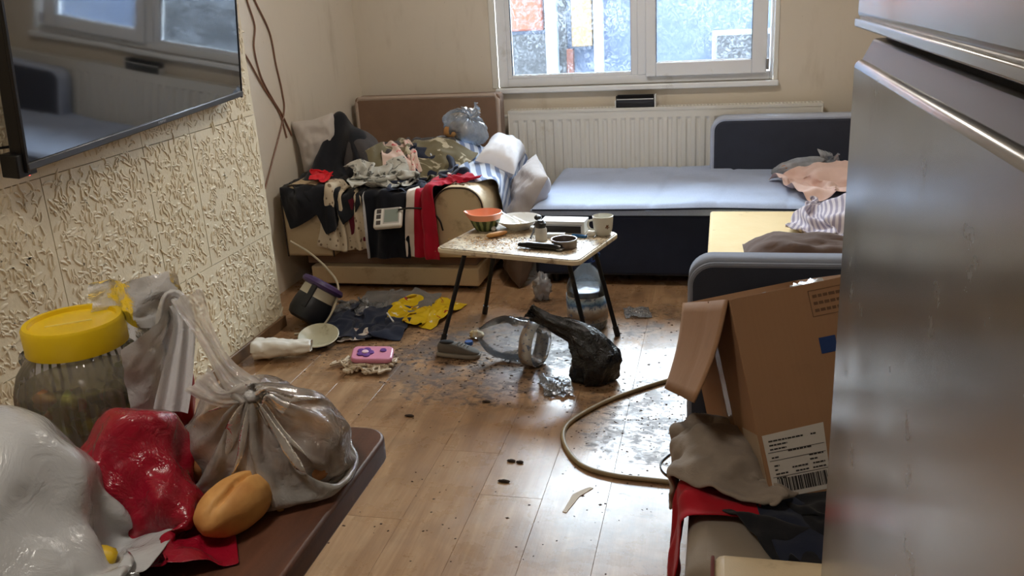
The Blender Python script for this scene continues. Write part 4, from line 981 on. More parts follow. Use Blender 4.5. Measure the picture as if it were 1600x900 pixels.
# shoe
shoe = thing('shoe', 'worn grey canvas shoe lying by the front left table leg', 'shoe', (-1.095, 3.43, 0), (0, 0, R(-4)))
def loft(secs, n=20):
    rs = []
    for x_, w_, z0, z1, pw in secs:
        ring = []
        for k in range(n):
            a = 2*math.pi*k/n; ca, sa = math.cos(a), math.sin(a)
            ring.append((x_, w_*math.copysign(abs(ca)**pw, ca), (z0+z1)/2+(z1-z0)/2*math.copysign(abs(sa)**pw, sa)))
        rs.append(ring)
    return rs
MB().rings(loft([(-.098, .012, 0, .016, .5), (-.09, .028, 0, .022, .5), (-.05, .034, 0, .022, .5), (0, .034, 0, .020, .5), (.05, .038, 0, .020, .5), (.085, .032, 0, .020, .5), (.10, .012, .003, .018, .5)])).build('sole', plain('dirty_rubber_sole', C(150, 142, 130), .7, .2), shoe)
MB().rings(loft([(-.092, .012, .014, .05, .8), (-.085, .026, .014, .066, .8), (-.05, .031, .014, .066, .8), (-.01, .031, .014, .064, .8), (.03, .033, .014, .052, .8), (.065, .032, .014, .04, .8), (.09, .022, .014, .030, .8), (.098, .008, .014, .022, .8)])).build('upper', fabric('grey_canvas', C(112, 106, 98), .2), shoe, sub=1)
MB().ball((-.05, 0, .062), (.034, .021, .008), 18, 8).build('opening', plain('dark_lining', C(40, 36, 34), .95), shoe)
mb = MB()
for k in range(4): mb.tube(spline([(.0+k*.014, -.02, .055-k*.004), (.003+k*.014, 0, .065-k*.005), (.006+k*.014, .02, .055-k*.004)], 4), .002, 6)
mb.build('laces', plain('grey_laces', C(168, 162, 152), .9), shoe)
mb = MB().lathe([(.001, 0), (.018, 0), (.019, .003), (.019, .013), (.017, .016), (.001, .016)], 24); 
cp = MB(); cp.v = [tuple(Vector(p)+Vector((-1.085, 3.565, 0))) for p in mb.v]; cp.f = mb.f
tag(cp.build('bottle_cap', plain('bright_blue_cap', C(40, 84, 150), .35)), 'blue bottle cap on the floor behind the shoe', 'cap')
tag(MB().ball((-1.07, 3.645, .016), (.034, .026, .018), 20, 12, lambda d: 1+.3*fbm(d, 8, 2.2)).build('bread_chunk', bread_mat('pale_bread_crumb', C(206, 170, 110), C(232, 210, 160)), angle=None), 'torn chunk of pale bread on the floor under the table', 'bread')
# crumpled white film / tissue under the table
tag(MB().ball((-.865, 4.17, .07), (.045, .04, .07), 28, 20, lambda d: 1+.8*(ridge(d, 11, 1.5)-.65)).build('crumpled_wrapper', film('white_speckled_film', C(222, 222, 226), .75, .2, .4), angle=None), 'crumpled white wrapper standing upright beneath the back of the table', 'wrapper')
def floorsheet(name, label, mat, cx, cy, w, h, ang, seed, cat, squash=.6, amp=.02, n=26, z=.05, cols=None, fric=.975, solid=.002, layer=0, steps=40, group=None):
    return drape(name, label, mat, w, h, rumpled(cx, cy, z, w, h, ang, squash, amp, seed), (cols or [])+[('floor', 0.0)], layer, n, steps, cat, group, fric, 1, solid, loft=.05 if w > .2 else .03)
m_film = film('clear_crinkled_film', C(226, 228, 232), .35, .08, .4, .6, lo=.1)
floorsheet('plastic_film', 'crinkled clear plastic film on the floor in front of the lying bottle', m_film, -.62, 3.16, .16, .20, .3, 61, 'plastic film', .6, .02)
floorsheet('plastic_film', 'scrap of grey plastic film on the floor right of the table legs', m_film, -.38, 4.0, .15, .12, .2, 62, 'plastic film', .6, .02)

# canister by the wall
can = thing('canister', 'black canister with cream band and purple lid tipped against the wall', 'canister', (-1.955, 3.72, 0.0), (R(-32), R(24), R(-8)))
m_cb = plain('black_canister_plastic', C(26, 27, 32), .4, .15)
MB().lathe([(.001, .0), (.07, .0), (.088, .012), (.096, .04), (.094, .09), (.088, .125)], 36).build('body', m_cb, can)
MB().lathe([(.0885, .12), (.087, .145), (.084, .172)], 36).build('band', plain('cream_band', C(206, 198, 176), .5), can)
MB().box((-.014, -.098, .06), (.014, -.08, .18)).build('strap', m_cb, can, bev=.004)
MB().lathe([(.001, .17), (.084, .17), (.105, .178), (.108, .19), (.10, .205), (.06, .212), (.001, .213)], 40).build('lid', plain('purple_lid_plastic', C(66, 44, 92), .4), can)
can.location.z = 0.03
tag(MB().tube(spline([(-2.2, 4.16, .30), (-2.09, 4.14, .245), (-1.93, 4.0, .20), (-1.82, 3.86, .165), (-1.80, 3.76, .10), (-1.83, 3.69, .03), (-1.87, 3.64, .007), (-1.95, 3.60, .006)]), .0055, 8).build('white_cable', plain('cream_cable', C(186, 176, 152), .5)), 'cream cable looping down beside the canister', 'cable')
dish = thing('dish', 'shallow cream dish with blue base tipped towards the room', 'dish', (-1.775, 3.50, 0.014), (R(14), R(5), 0))
MB().lathe([(.001, .006), (.045, .006), (.07, .02), (.092, .035), (.094, .038), (.090, .040), (.066, .027), (.044, .014), (.001, .012)], 36).build('dish_body', plain('cream_enamel', C(186, 182, 156), .35, .1, dirt=C(130, 120, 90), dirt_amt=.3, dscale=20), dish)
MB().lathe([(.001, -.008), (.040, -.008), (.047, -.002), (.05, .008)], 32).build('base', plain('blue_base_plastic', C(44, 50, 110), .4), dish)
# crushed white carton by the skirting
t_ = MB().box((-.1, -.045, 0), (.1, .045, .06))
ct = MB()
def crushed(u, v):
    a = 2*math.pi*u; x_ = (v-.5)*.25; q = .055*(.75+.35*(abs(math.cos(a))+abs(math.sin(a))-1))*(1.1-.45*v)
    p = Vector((x_, q*1.25*math.cos(a), q*.9*math.sin(a)+.045)); p += noise.turbulence_vector(p*14+Vector((3, 1, 5)), 2, True)*.016; p.z = max(p.z, .002); return p
ct.grid(lambda u, v: Matrix.Translation((-1.875, 3.33, 0)) @ Matrix.Rotation(R(14), 4, 'Z') @ crushed(u, v), 40, 26)
tag(ct.build('crushed_cup', plain('white_paper_card', C(226, 222, 212), .55, .05, dirt=C(160, 144, 120), dirt_amt=.3), solid=.0015, angle=35), 'crushed white paper cup lying along the textured wall', 'cup')
# fluffy mop head with pink toy on it
m_fluff = fabric('matted_cream_fluff', C(206, 190, 166), .1, c2=C(120, 96, 84), kind='floral', scale=7)
random.seed(12); mb = MB()
for k in range(70):
    a = random.random()*6.28; r0 = .03+.09*random.random(); cx, cy = -1.47+r0*math.cos(a)*1.05, 3.265+r0*math.sin(a)*.95
    pts = [(cx+random.uniform(-.03, .03), cy+random.uniform(-.028, .028), max(.008, .012+.028*random.random()*(1-r0*5))) for _ in range(4)]
    mb.tube(spline(pts, 4), random.uniform(.004, .007), 6)
tag(mb.build('mop_head', m_fluff), 'matted cream and brown mop head on the floor beneath the pink case', 'mop')
pk = thing('toy_case', 'pink toy case with purple flower lying on the mop head', 'toy', (-1.435, 3.295, .04), (R(8), R(4), R(14)))
m_pk = plain('pink_toy_plastic', C(206, 134, 160), .35, .06); m_pp = plain('purple_toy_plastic', C(98, 54, 130), .35)
MB().prism(rrect(.088, .058, .028), 0, .022, 'z').build('case', m_pk, pk, bev=.008, seg=3)
mb = MB()
for k in range(5): mb.lathe([(.001, .0215), (.017, .0215), (.015, .026), (.001, .027)], 16, Matrix.Translation((-.03+.022*math.cos(k*1.2566), .022*math.sin(k*1.2566), 0)))
mb.build('flower', m_pp, pk)
MB().lathe([(.001, .026), (.015, .026), (.012, .0295), (.001, .030)], 16, Matrix.Translation((-.03, 0, 0))).build('flower_centre', plain('pale_pink_dot', C(226, 190, 200), .4), pk)
MB().lathe([(.001, .0215), (.015, .0215), (.013, .026), (.001, .026)], 16, Matrix.Translation((.045, .018, 0))).build('knob', m_pp, pk)
# heap of rags in front of the sofa plinth
RAG = [('b', (-2.16, 4.275, .03), (-1.22, 5.4, .128))]
floorsheet('rag', 'navy trousers crumpled on the floor in front of the cream sofa', m_navy, -1.66, 3.76, .62, .46, .1, 71, 'clothing', .6, .03, 36, .08, RAG, solid=.004)
floorsheet('plastic_bag', 'greyish clear bag crumpled between the canister and the navy trousers', m_film, -1.76, 3.95, .36, .32, .3, 72, 'bag', .55, .03, 32, .08, RAG)
floorsheet('rag', 'grey rag lying under the sofa plinth behind the yellow bag', fabric('grey_rag', C(112, 108, 104), .2), -1.60, 4.06, .52, .30, .05, 73, 'clothing', .6, .03, 30, .08, RAG, solid=.004)
floorsheet('tissue', 'crumpled white tissue on the floor beside the dish', fabric('white_tissue_paper', C(216, 206, 196), .06, c2=C(170, 140, 130), kind='floral', scale=5), -1.655, 3.60, .17, .15, .4, 74, 'tissue', .55, .02, 20, .05)
t = NT('yellow_printed_bag'); v = t.coord('Object'); uv = t.coord('UV')
c = t.mix(t.noise(v, 8, 4), C(190, 156, 20), C(226, 194, 40)); c = t.mix(t.step(t.noise(uv, 5, 4, .6, 1.5), .60, .64), c, C(150, 40, 30)); c = t.mix(t.step(t.noise(t.mapped(uv, (1, 1, 1), (0, 0, 0), (4, 2, 0)), 6, 4), .64, .67), c, C(236, 226, 200))
t.base(c); t.set(Roughness=.25); t.bump(t.noise(v, 30, 4), .4, .01)
floorsheet('plastic_bag', 'yellow printed carrier bag crumpled in front of the sofa', t.m, -1.43, 3.93, .46, .38, -.2, 75, 'bag', .58, .03, 36, .08, RAG, solid=.002)
tag(MB().tube([(-1.555, 3.80, .05), (-1.50, 3.735, .03)], .004, 8).build('drinking_straw', m_tw), 'white drinking straw lying on the navy trousers', 'straw')
# hose and wires
hs = [(0.06, 3.42), (-.06, 3.34), (-.198, 3.248), (-.379, 3.073), (-.49, 2.91), (-.525, 2.80), (-.50, 2.68), (-.43, 2.565), (-.33, 2.515), (-.20, 2.500), (-.05, 2.49), (.04, 2.47)]
tag(MB().tube(spline([(x_, y_, .0085) for x_, y_ in hs]), .0085, 10).build('hose', plain('khaki_rubber_hose', C(150, 132, 100), .45, .1)), 'khaki hose making a wide loop across the floor', 'hose')
w1 = [(-.10, 3.31), (-.12, 3.2), (-.08, 3.1), (-.06, 2.95), (-.09, 2.78), (-.16, 2.66), (-.175, 2.6), (-.15, 2.545), (-.10, 2.53)]
tag(MB().tube(spline([(x_, y_, .003) for x_, y_ in w1]), .0028, 6).build('thin_wire', m_tvb), 'thin black wire curling on the floor by the blue sofa arm', 'wire')
w2 = [(-.02, 3.33), (-.10, 3.30), (-.20, 3.235), (-.32, 3.16)]
tag(MB().tube(spline([(x_, y_, .004) for x_, y_ in w2]), .004, 6).build('thin_cable', plain('brown_thin_cable', C(96, 80, 60), .5)), 'thin brown cable beside the far end of the hose', 'cable')
tag(MB().prism([(-.445, 2.295), (-.433, 2.292), (-.408, 2.385), (-.372, 2.44), (-.383, 2.445), (-.405, 2.425), (-.425, 2.40), (-.43, 2.395)], 0, .002, 'z').build('paper_strip', plain('pale_paper', C(214, 200, 180), .7)), 'torn strip of pale paper on the floor below the hose loop', 'paper')
crumbs('floor_dirt', [(-.98, 3.42, .30, .16, 460, .002, .009), (-.2, 2.95, .2, .2, 320, .002, .006), (-1.5, 3.5, .2, .2, 120, .002, .007), (-.5, 2.6, .3, .3, 60, .002, .006), (-.6, 2.2, .3, .2, 40, .002, .005), (-1.0, 2.6, .4, .4, 30, .003, .008), (-.55, 3.85, .3, .2, 120, .003, .008)], plain('brown_dirt', C(70, 50, 34), .95, .4, 40), 9, 'brown dirt and bits scattered over the wooden floor', 'dirt')
mb = MB()
for x_, y_, l_, a_ in ((-.665, 2.57, .016, .1), (-.66, 2.44, .022, -.1), (-.635, 2.565, .014, 0), (-.86, 3.0, .018, .3), (-1.12, 2.85, .02, .2)): 
    mb.ball((x_, y_, .004), (l_, .007, .004), 10, 6, lambda d: 1+.3*fbm(d, 4, 2))
tag(mb.build('dirt_clumps', plain('dark_dirt', C(52, 38, 28), .95)), 'dark clumps of dirt lying in the middle of the floor', 'dirt', kind='stuff')

# ------------------------------------------------------------------ brown table with shopping in the near left corner
Z = .74
t = NT('dark_wood_laminate'); v = t.coord('World'); g = t.noise(t.mapped(v, (14, 1.2, 14)), 2, 5, .6, .6)
c = t.ramp(g, [(.3, C(72, 44, 32)), (.7, C(106, 68, 50))]); c = t.mix(t.math('MULTIPLY', t.step(t.noise(v, 26, 5, .7), .6, .7), .25), c, C(160, 130, 110)); t.base(c)
t.set(Roughness=.42); t.bump(t.noise(v, 120, 3), .1, .003); m_dw = t.m
bt = thing('dining_table', 'dark brown wooden table loaded with shopping bags in the near corner', 'table', (-1.15, .85, 0))
def rrect2(x0, x1, y0, y1, r): return [(a+(x0+x1)/2, b+(y0+y1)/2) for a, b in rrect((x1-x0)/2, (y1-y0)/2, r)]
MB().prism(rrect2(-1.75, -.585, .25, 1.395, .05), Z-.045, Z, 'z').build('tabletop', m_dw, bt, world=True, bev=.006, seg=3)
MB().box((-1.58, .39, Z-.10), (-.78, 1.20, Z-.045)).build('apron', m_dw, bt, world=True)
for a in (-1.55, -.86):
    for b in (.42, 1.10): MB().box((a, b, 0), (a+.055, b+.055, Z-.045)).build('leg', m_dw, bt, world=True, bev=.004)
# jar of pickles
m_jar = film('ribbed_clear_jar', C(246, 236, 226), .24, .06, .5, .05, lo=.12, clear=(.97, .96, .95, 1))
jr = thing('pickle_jar', 'large ribbed clear jar of pickles with yellow screw lid', 'jar', (-1.095, 1.25, Z))
def rib(p):
    a = math.atan2(p.y, p.x); k = 1+.018*math.sin(a*44)*(1 if .06 < p.z < .20 else .0); return Vector((p.x*k, p.y*k, p.z))
MB().lathe([(.001, .004), (.07, .0), (.092, .006), (.106, .03), (.114, .07), (.117, .105), (.114, .14), (.104, .17), (.088, .192), (.079, .20), (.077, .212)], 176, warp=rib).build('jar_body', m_jar, jr)
MB().lathe([(.076, .206), (.084, .207), (.084, .25), (.080, .256), (.072, .256), (.070, .249), (.001, .247)], 60).build('lid', plain('yellow_lid_plastic', C(226, 190, 18), .35, .05), jr)
MB().box((-.045, -.0015, .247), (.03, .0015, .250), Matrix.Rotation(R(35), 4, 'Z')).build('lid_mark', plain('pale_lid_mark', C(236, 220, 130), .4), jr)
MB().lathe([(.001, .008), (.07, .006), (.098, .03), (.108, .07), (.112, .14), (.001, .142)], 40).build('brine', film('pickle_brine', C(226, 212, 120), .40, .1, .5, .1, lo=.3, clear=(.93, .88, .55, 1)), jr)
random.seed(31); m_pick = plain('pickled_pepper', C(176, 184, 76), .3, .25, 20); m_pick2 = plain('pickled_carrot', C(230, 150, 60), .3, .2, 20)
for k in range(36):
    a = random.random()*6.28; r0 = .03+.05*random.random(); zz = .03+.10*random.random(); p0 = Vector((r0*math.cos(a), r0*math.sin(a), zz)); d = Vector((random.gauss(0, 1), random.gauss(0, 1), random.gauss(0, .6))).normalized()*.026
    pts = [p0-d, p0-d*.5, p0+Vector((0, 0, .004)), p0+d*.5, p0+d]
    MB().tube(pts, [.004, .012, .015, .013, .004], 10).build('pickle', m_pick if k % 4 else m_pick2, jr)
# white carrier bag slumped open around the jar
m_wbag = film('white_polythene', C(230, 230, 230), .97, .16, .35, .55, lo=.86)
m_thinbag = film('thin_white_polythene', C(250, 246, 240), .88, .1, .6, .7, lo=.3, sc_=24)
def around(u, v):
    a = R(-28+236*u); topz = .20+.075*math.exp(-((u-.18)/.14)**2)+.05*math.exp(-((u-.5)/.2)**2)-.08*max(0, (u-.75)/.25)
    r0 = .128+.035*v*math.sin(u*17)*.5+.030*math.exp(-((u-.15)/.12)**2)*v
    p = Vector((-1.095+r0*math.cos(a), 1.25+r0*math.sin(a)*.92, Z+.003+topz*v))
    q = noise.turbulence_vector(p*16, 3, True)*.02*v; return p+Vector((q.x, q.y, q.z*.6))
cb = thing('carrier_bag', 'white carrier bag slumped open around the pickle jar', 'bag', (-1.06, 1.33, Z))
MB().grid(around, 90, 30).build('bag_body', m_wbag, cb, world=True, angle=None)
def strap(pts, w, seed, mb):
    cs = spline(pts, 8)
    def f(u, v):
        k = min(int(v*(len(cs)-1)), len(cs)-2); q = v*(len(cs)-1)-k; p = cs[k].lerp(cs[k+1], q); d = (cs[k+1]-cs[k]).normalized()
        s_ = d.cross(Vector((.5, -.8, .4))).normalized(); b = d.cross(s_); ww = w*(1-.55*math.sin(v*math.pi)**2*.8)
        return p+s_*(u-.5)*ww+b*.006*math.sin(u*13+v*4+seed)
    return mb.grid(f, 16, 40)
mb = strap([(-.93, 1.27, .90), (-.915, 1.265, .99), (-.895, 1.26, 1.035), (-.875, 1.25, 1.0), (-.88, 1.22, .93), (-.89, 1.19, .86)], .055, 1, MB())
mb.build('handle', m_wbag, cb, world=True, angle=None)
mb = MB().grid(lambda u, v: Vector((-1.10+.20*u, 1.30-.03*u+.02*math.sin(u*9), .985+.055*v+.05*u*v-.02*u))+noise.turbulence_vector(Vector((u*4, v*3, 2)), 2, True)*.012, 30, 14)
mb.build('bag_mouth', m_wbag, cb, world=True, angle=None)
tag(MB().ball((-.985, 1.345, Z+.105), (.035, .03, .10), 20, 14, lambda d: 1+.15*fbm(d, 5, 2)).build('red_packet', plain('red_packet_plastic', C(176, 30, 34), .3, .1), angle=None), 'red packet glimpsed between the jar and the bread bag', 'packet')
# tied bag of bread
bb = thing('bread_bag', 'thin white plastic bag of bread with a tied knot on the brown table', 'bag', (-.735, 1.17, Z))
ax = Vector((.22, -.62, .75)).normalized(); q = Vector((0, 0, 1)).rotation_difference(ax).to_matrix()
kp = Vector((-.705, 1.14, .92))
def tube_bag(c, r, knot, height, circ, cols, nx=84, ny=44, steps=70, seed=1, iters=8, push=1.12):
    """a polythene tube gathered into a knot and wrapped round its contents"""
    c, knot = Vector(c), Vector(knot); axd = (knot-c).normalized(); q_ = Vector((0, 0, 1)).rotation_difference(axd).to_matrix(); kl = (knot-c).length
    def st(u, v):
        a = 2*math.pi*u*(nx-1)/nx; th = math.pi*(.03+.95*v)
        e = Vector((math.sin(th)*math.cos(a), math.sin(th)*math.sin(a), math.cos(th))); wv = 1+.10*noise.noise(Vector((math.cos(a)*6+seed, math.sin(a)*6, v*3)))
        d = q_ @ e; p = c+Vector((d.x*r[0], d.y*r[1], d.z*r[2]))*push*wv
        k = max(0, 1-v/.3)**1.5; p = p.lerp(knot+q_ @ Vector((.008*math.cos(a), .008*math.sin(a), 0)), k); p.z = max(p.z, Z+.004); return tuple(p)
    cl_ = Cloth(circ, height, nx, ny, True)
    return cl_.run(st, cols, steps, iters, .003, .55, 3.0, list(range(nx)), loft=.012, seed=3, lf=5)
bcol = [('e', (-.735, 1.215, .80), (.135, .105, .085)), ('e', (-.755, 1.21, .85), (.085, .075, .06)), ('floor', Z)]
tb = tube_bag((-.735, 1.215, .82), (.135, .108, .10), kp, .42, .88, bcol, seed=5)
tb.build('bag_body', m_thinbag, parent=bb, solid=0, sub=1, crinkle=.004, cf=34, zmin=Z+.001)
MB().ball(kp, (.013, .011, .011), 20, 14, lambda d: 1+.4*(ridge(d, 2, 1.6)-.6)).build('knot', m_wbag, bb, world=True, angle=None)
mb = strap([kp, kp+Vector((-.05, .02, .035)), kp+Vector((-.10, .05, .095)), kp+Vector((-.13, .07, .14))], .05, 2, MB()); strap([kp, kp+Vector((.03, .0, .012)), kp+Vector((.06, .01, -.01))], .045, 4, mb); strap([kp, kp+Vector((-.05, -.01, .0)), kp+Vector((-.09, .0, .025))], .05, 6, mb)
mb.build('knot_tail', m_thinbag, bb, world=True, angle=None)
for i, (x_, y_, z_, l_, w_, h_, rz, m_, lab) in enumerate(((-.79, 1.175, Z+.055, .095, .05, .045, 20, m_dbread, 'dark loaf at the left inside the tied bread bag'), (-.68, 1.20, Z+.045, .085, .045, .038, -25, m_dbread, 'dark loaf at the right inside the tied bread bag'), (-.745, 1.265, Z+.05, .10, .045, .042, 5, m_bread, 'golden loaf at the back of the tied bread bag'), (-.765, 1.20, Z+.115, .075, .042, .035, 40, m_bread, 'golden loaf on top inside the tied bread bag'))):
    tag(MB().ball((x_, y_, z_), (l_, w_, h_), 28, 16, lambda d: 1+.08*fbm(d, 3+i, 1.8), Matrix.Rotation(R(rz), 3, 'Z')).build('bread_loaf', m_, angle=None), lab, 'bread', 'loaves in the tied bread bag')
# bread roll
br = thing('bread_roll', 'golden oval bread roll with a split crust beside the bread bag', 'bread', (-.712, 1.060, Z), (0, 0, R(74)))
def roll_(d):
    k = 1+.04*fbm(d, 2, 1.6); g = math.exp(-((d.y-.12*math.sin(d.x*3)+.22)/.09)**2)*max(0, d.z+.2)*(1-abs(d.x)**4)
    return k*(1-.24*g)
mb = MB().ball((0, 0, .038), (.072, .043, .041), 48, 32, roll_); mb.v = [(x_, y_, max(0, z_)) for x_, y_, z_ in mb.v]; mb.build('crust', bread_mat('roll_crust', C(186, 122, 60), C(226, 172, 100)), br, angle=None)
# red bag
m_rbag = film('red_polythene', C(176, 20, 48), 1.0, .22, .3, .8, lo=.97, sc_=22)
rb = thing('red_bag', 'crumpled red plastic bag between the white bag and the bread bag', 'bag', (-.88, 1.06, Z))
RC = [('e', (-.89, 1.095, .79), (.06, .06, .10)), ('e', (-.84, 1.05, .76), (.06, .06, .05)), ('e', (-.94, 1.03, .77), (.07, .08, .06)), ('floor', Z)]
c_ = Cloth(.46, .46, 56, 56).run(rumpled(-.89, 1.075, .92, .46, .46, .4, .60, .02, 91, nf=5), RC, 50, 8, .004, .97, loft=.05, seed=4, lf=1.3)
c_.build('bag_body', m_rbag, parent=rb, solid=.0012, sub=1, crinkle=.016, cf=22, zmin=Z+.001)
# big white bag in the corner
wg = thing('shopping_bag', 'big crumpled white shopping bag at the near left edge of the table', 'bag', (-1.0, .90, Z))
WC = [('e', (-1.03, .92, .80), (.155, .13, .155)), ('e', (-.93, .86, .77), (.09, .09, .08)), ('floor', Z)]
c_ = Cloth(.80, .80, 60, 60).run(rumpled(-1.05, .91, 1.02, .80, .80, .3, .62, .02, 93, nf=4), WC, 50, 8, .004, .97, loft=.06, seed=9, lf=1.1)
c_.build('bag_body', film('white_polythene_thick', C(236, 238, 240), .97, .22, .35, .6, lo=.85, sc_=16), parent=wg, solid=.0012, sub=1, crinkle=.013, cf=14, zmin=Z+.001)
tag(MB().ball((-.85, .90, Z+.028), (.035, .035, .026), 20, 12, lambda d: 1+.15*fbm(d, 3, 2)).build('lemon_packet', plain('yellow_packet', C(226, 190, 40), .4), angle=None), 'yellow packet showing through the bottom of the white shopping bag', 'packet')
mb = MB().ball((-.665, 1.105, Z+.003), (.006, .005, .003), 8, 6); tag(mb.build('crumb', m_crumb), 'pale crumb on the brown table beside the bread roll', 'crumb')

# ------------------------------------------------------------------ near right: armchair, clothes, cardboard box
ac = thing('armchair', 'grey armchair with cream leatherette arm in front of the cardboard box', 'armchair', (.35, 1.85, 0))
m_gseat = fabric('grey_beige_seat', C(150, 138, 124), .1)
MB().box((-.05, 1.58, .05), (.75, 2.20, .22)).build('base', m_gseat, ac, world=True, bev=.02)
MB().box((-.06, 1.60, .20), (.66, 2.17, .335)).build('seat_cushion', m_gseat, ac, world=True, bev=.045, seg=4)
aa = MB().prism([(y_, z_) for y_, z_ in arch(1.34, 1.585, .05, .435, .09)], .0, .78, 'x').build('armrest', m_cream, ac, world=True, bev=.02, seg=3)
pa = [(-.002, y_, z_) for y_, z_ in arch(1.345, 1.58, .06, .43, .085)]; MB().tube(pa[1:]+pa[:1], .004, 6).build('piping', plain('red_brown_piping', C(110, 50, 44), .5), aa, world=True)
MB().box((.66, 1.60, .2), (.80, 2.2, .75)).build('backrest', m_gseat, ac, world=True, bev=.04, seg=3)
for a in (.0, .72):
    for b in (1.48, 2.12): MB().lathe([(.02, 0), (.026, .055)], 12, Matrix.Translation((a, b, 0)), True).build('foot', m_tvb, ac, world=True)
CH = [('b', (-.06, 1.60, 0), (.66, 2.17, .335)), ('b', (0, 1.36, 0), (.78, 1.605, .44)), ('floor', 0.0)]
m_fleece = fabric('grey_brown_fleece', C(150, 138, 126), .25, 300)
drape('garment', 'bright red garment hanging off the armchair front below the fleece', fabric('red_cotton', C(172, 20, 36), .12), .34, .44, hanging((.19, 1.93), (-.5, 1.91), .42, .34, .44, .62, 82, 3), CH, 0, 26, fric=.975)
drape('garment', 'dark navy clothes bundled on the armchair under the box', m_navy, .60, .46, rumpled(.33, 1.86, .45, .60, .46, .2, .6, .03, 83), CH, 0, 34)
drape('fleece_blanket', 'grey brown fleece blanket rolled over the front of the armchair', m_fleece, .40, .44, rumpled(.06, 2.02, .50, .40, .44, .9, .56, .02, 84, nf=3), CH+[('e', (.03, 2.0, .34), (.08, .10, .06))], 1, 34, cat='blanket', fric=.975, solid=.010, loft=.08, crinkle=.013, cf=24)
drape('garment', 'black crumpled garment lying between the fleece and the cream arm', m_black, .34, .26, rumpled(.20, 1.78, .46, .34, .26, .6, .6, .02, 85), CH, 2, 26)

# cardboard box, tipped back
bo = Vector((.127, 1.86, .353)); br_ = Matrix(((.954, -.202, -.222), (.264, .916, .302), (.142, -.347, .927))).to_4x4(); br_.translation = bo
BW, BD, BH = .34, .626, .4725
cbx = thing('cardboard_box', 'big open brown cardboard box tipped back on the armchair', 'box', bo, br_.to_euler())
t = NT('brown_cardboard'); v = t.coord('Object'); c = t.mix(t.noise(v, 3, 4), C(150, 112, 80), C(172, 132, 98)); c = t.mix(t.math('MULTIPLY', t.noise(t.mapped(v, (150, 150, 3)), 1, 2), .25), c, C(126, 92, 64))
c = t.mix(t.math('MULTIPLY', t.step(t.noise(v, 9, 5), .6, .75), .25), c, C(112, 82, 60)); t.base(c); t.set(Roughness=.75); t.bump(t.noise(v, 14, 4), .25, .006); m_card = t.m
W = .005
MB().box((0, 0, 0), (BW, W, BH)).build('front_wall', m_card, cbx, bev=.0015)
MB().box((0, BD-W, 0), (BW, BD, BH)).build('back_wall', m_card, cbx, bev=.0015)
lw = MB().box((0, W, 0), (W, BD-W, BH)).build('side_wall', m_card, cbx, bev=.0015)
MB().box((BW-W, W, 0), (BW, BD-W, BH)).build('side_wall', m_card, cbx, bev=.0015)
MB().box((W, W, 0), (BW-W, BD-W, W)).build('bottom', m_card, cbx)
# left flap folded outwards (slightly bent), other flaps folded in
ib = br_.inverted(); A_, B_ = Vector((0, .004, BH)), Vector((0, BD-.02, BH)); Ao, Bo = ib @ Vector((-.050, 1.90, .574)), ib @ Vector((-.148, 2.45, .348))
nf = (B_-A_).cross(Ao-A_).normalized()
def flap(u, v):
    p = A_.lerp(B_, u).lerp(Ao.lerp(Bo, u), v); return p+nf*(-.010*math.sin(v*math.pi)+.006*abs(u-.45)-.008*max(0, 1-abs(u-.42)/.05))
MB().grid(flap, 16, 10).build('flap', m_card, cbx, solid=.005, angle=60)
MB().hexa([Vector(p) for p in ((BW-W, .01, BH), (BW, .01, BH), (BW, BD-.01, BH), (BW-W, BD-.01, BH), (BW-.07, .08, BH-.15), (BW-.065, .08, BH-.152), (BW-.065, BD-.12, BH-.152), (BW-.07, BD-.12, BH-.15))]).build('flap', m_card, cbx)
MB().hexa([Vector(p) for p in ((.01, BD-W, BH), (BW-.01, BD-W, BH), (BW-.01, BD, BH), (.01, BD, BH), (.01, BD-.11, BH-.17), (BW-.01, BD-.11, BH-.17), (BW-.01, BD-.105, BH-.17), (.01, BD-.105, BH-.17))]).build('flap', m_card, cbx)
MB().hexa([Vector(p) for p in ((.01, 0, BH), (BW-.01, 0, BH), (BW-.01, W, BH), (.01, W, BH), (.01, .06, BH-.18), (BW-.01, .06, BH-.18), (BW-.01, .065, BH-.18), (.01, .065, BH-.18))]).build('flap', m_card, cbx)
# shipping label with print lines and bar code
m_lab = plain('white_label_paper', C(206, 200, 192), .5, .04); m_ink = plain('black_ink', C(48, 44, 44), .6)
lb = MB().hexa([Vector(p) for p in ((.009, -.0012, .006), (.140, -.0012, .006), (.140, 0, .006), (.009, 0, .006), (.0085, -.0012, .152), (.152, -.0012, .156), (.152, 0, .156), (.0085, 0, .152))]).build('shipping_label', m_lab, cbx)
random.seed(6); mb = MB(); z_ = .144
def line(x0, x1, z0, h): mb.box((x0, -.0018, z0), (x1, -.0011, z0+h))
for row in ((.02, .10), (.02, .062), (.02, .058), None, (.02, .036), None, (.022, .034), (.022, .03), (.022, .05), (.022, .046)):
    z_ -= .0095
    if row is None: line(.014, .144, z_+.004, .0011); continue
    x_ = row[0]
    while x_ < row[1]:
        w_ = random.uniform(.004, .011); line(x_, min(x_+w_, row[1]), z_, .0034); x_ += w_+.0016
for x0, x1, z0 in ((.060, .115, .1065), (.105, .138, .088), (.105, .122, .078), (.062, .098, .068), (.110, .138, .068), (.068, .098, .058), (.108, .138, .058), (.118, .130, .134)):
    x_ = x0
    while x_ < x1: w_ = random.uniform(.004, .010); line(x_, min(x_+w_, x1), z0, .0034); x_ += w_+.0015
line(.014, .144, .053, .0011)
x_ = .022
while x_ < .136: w_ = random.choice((.0012, .0012, .0022, .0036, .005)); line(x_, min(x_+w_, .138), .017, .032); x_ += w_+random.choice((.001, .0014, .0022))
mb.build('print', m_ink, lb)
st = MB(); sx0, sx1, sz0, sz1 = .18, .27, .395, .456
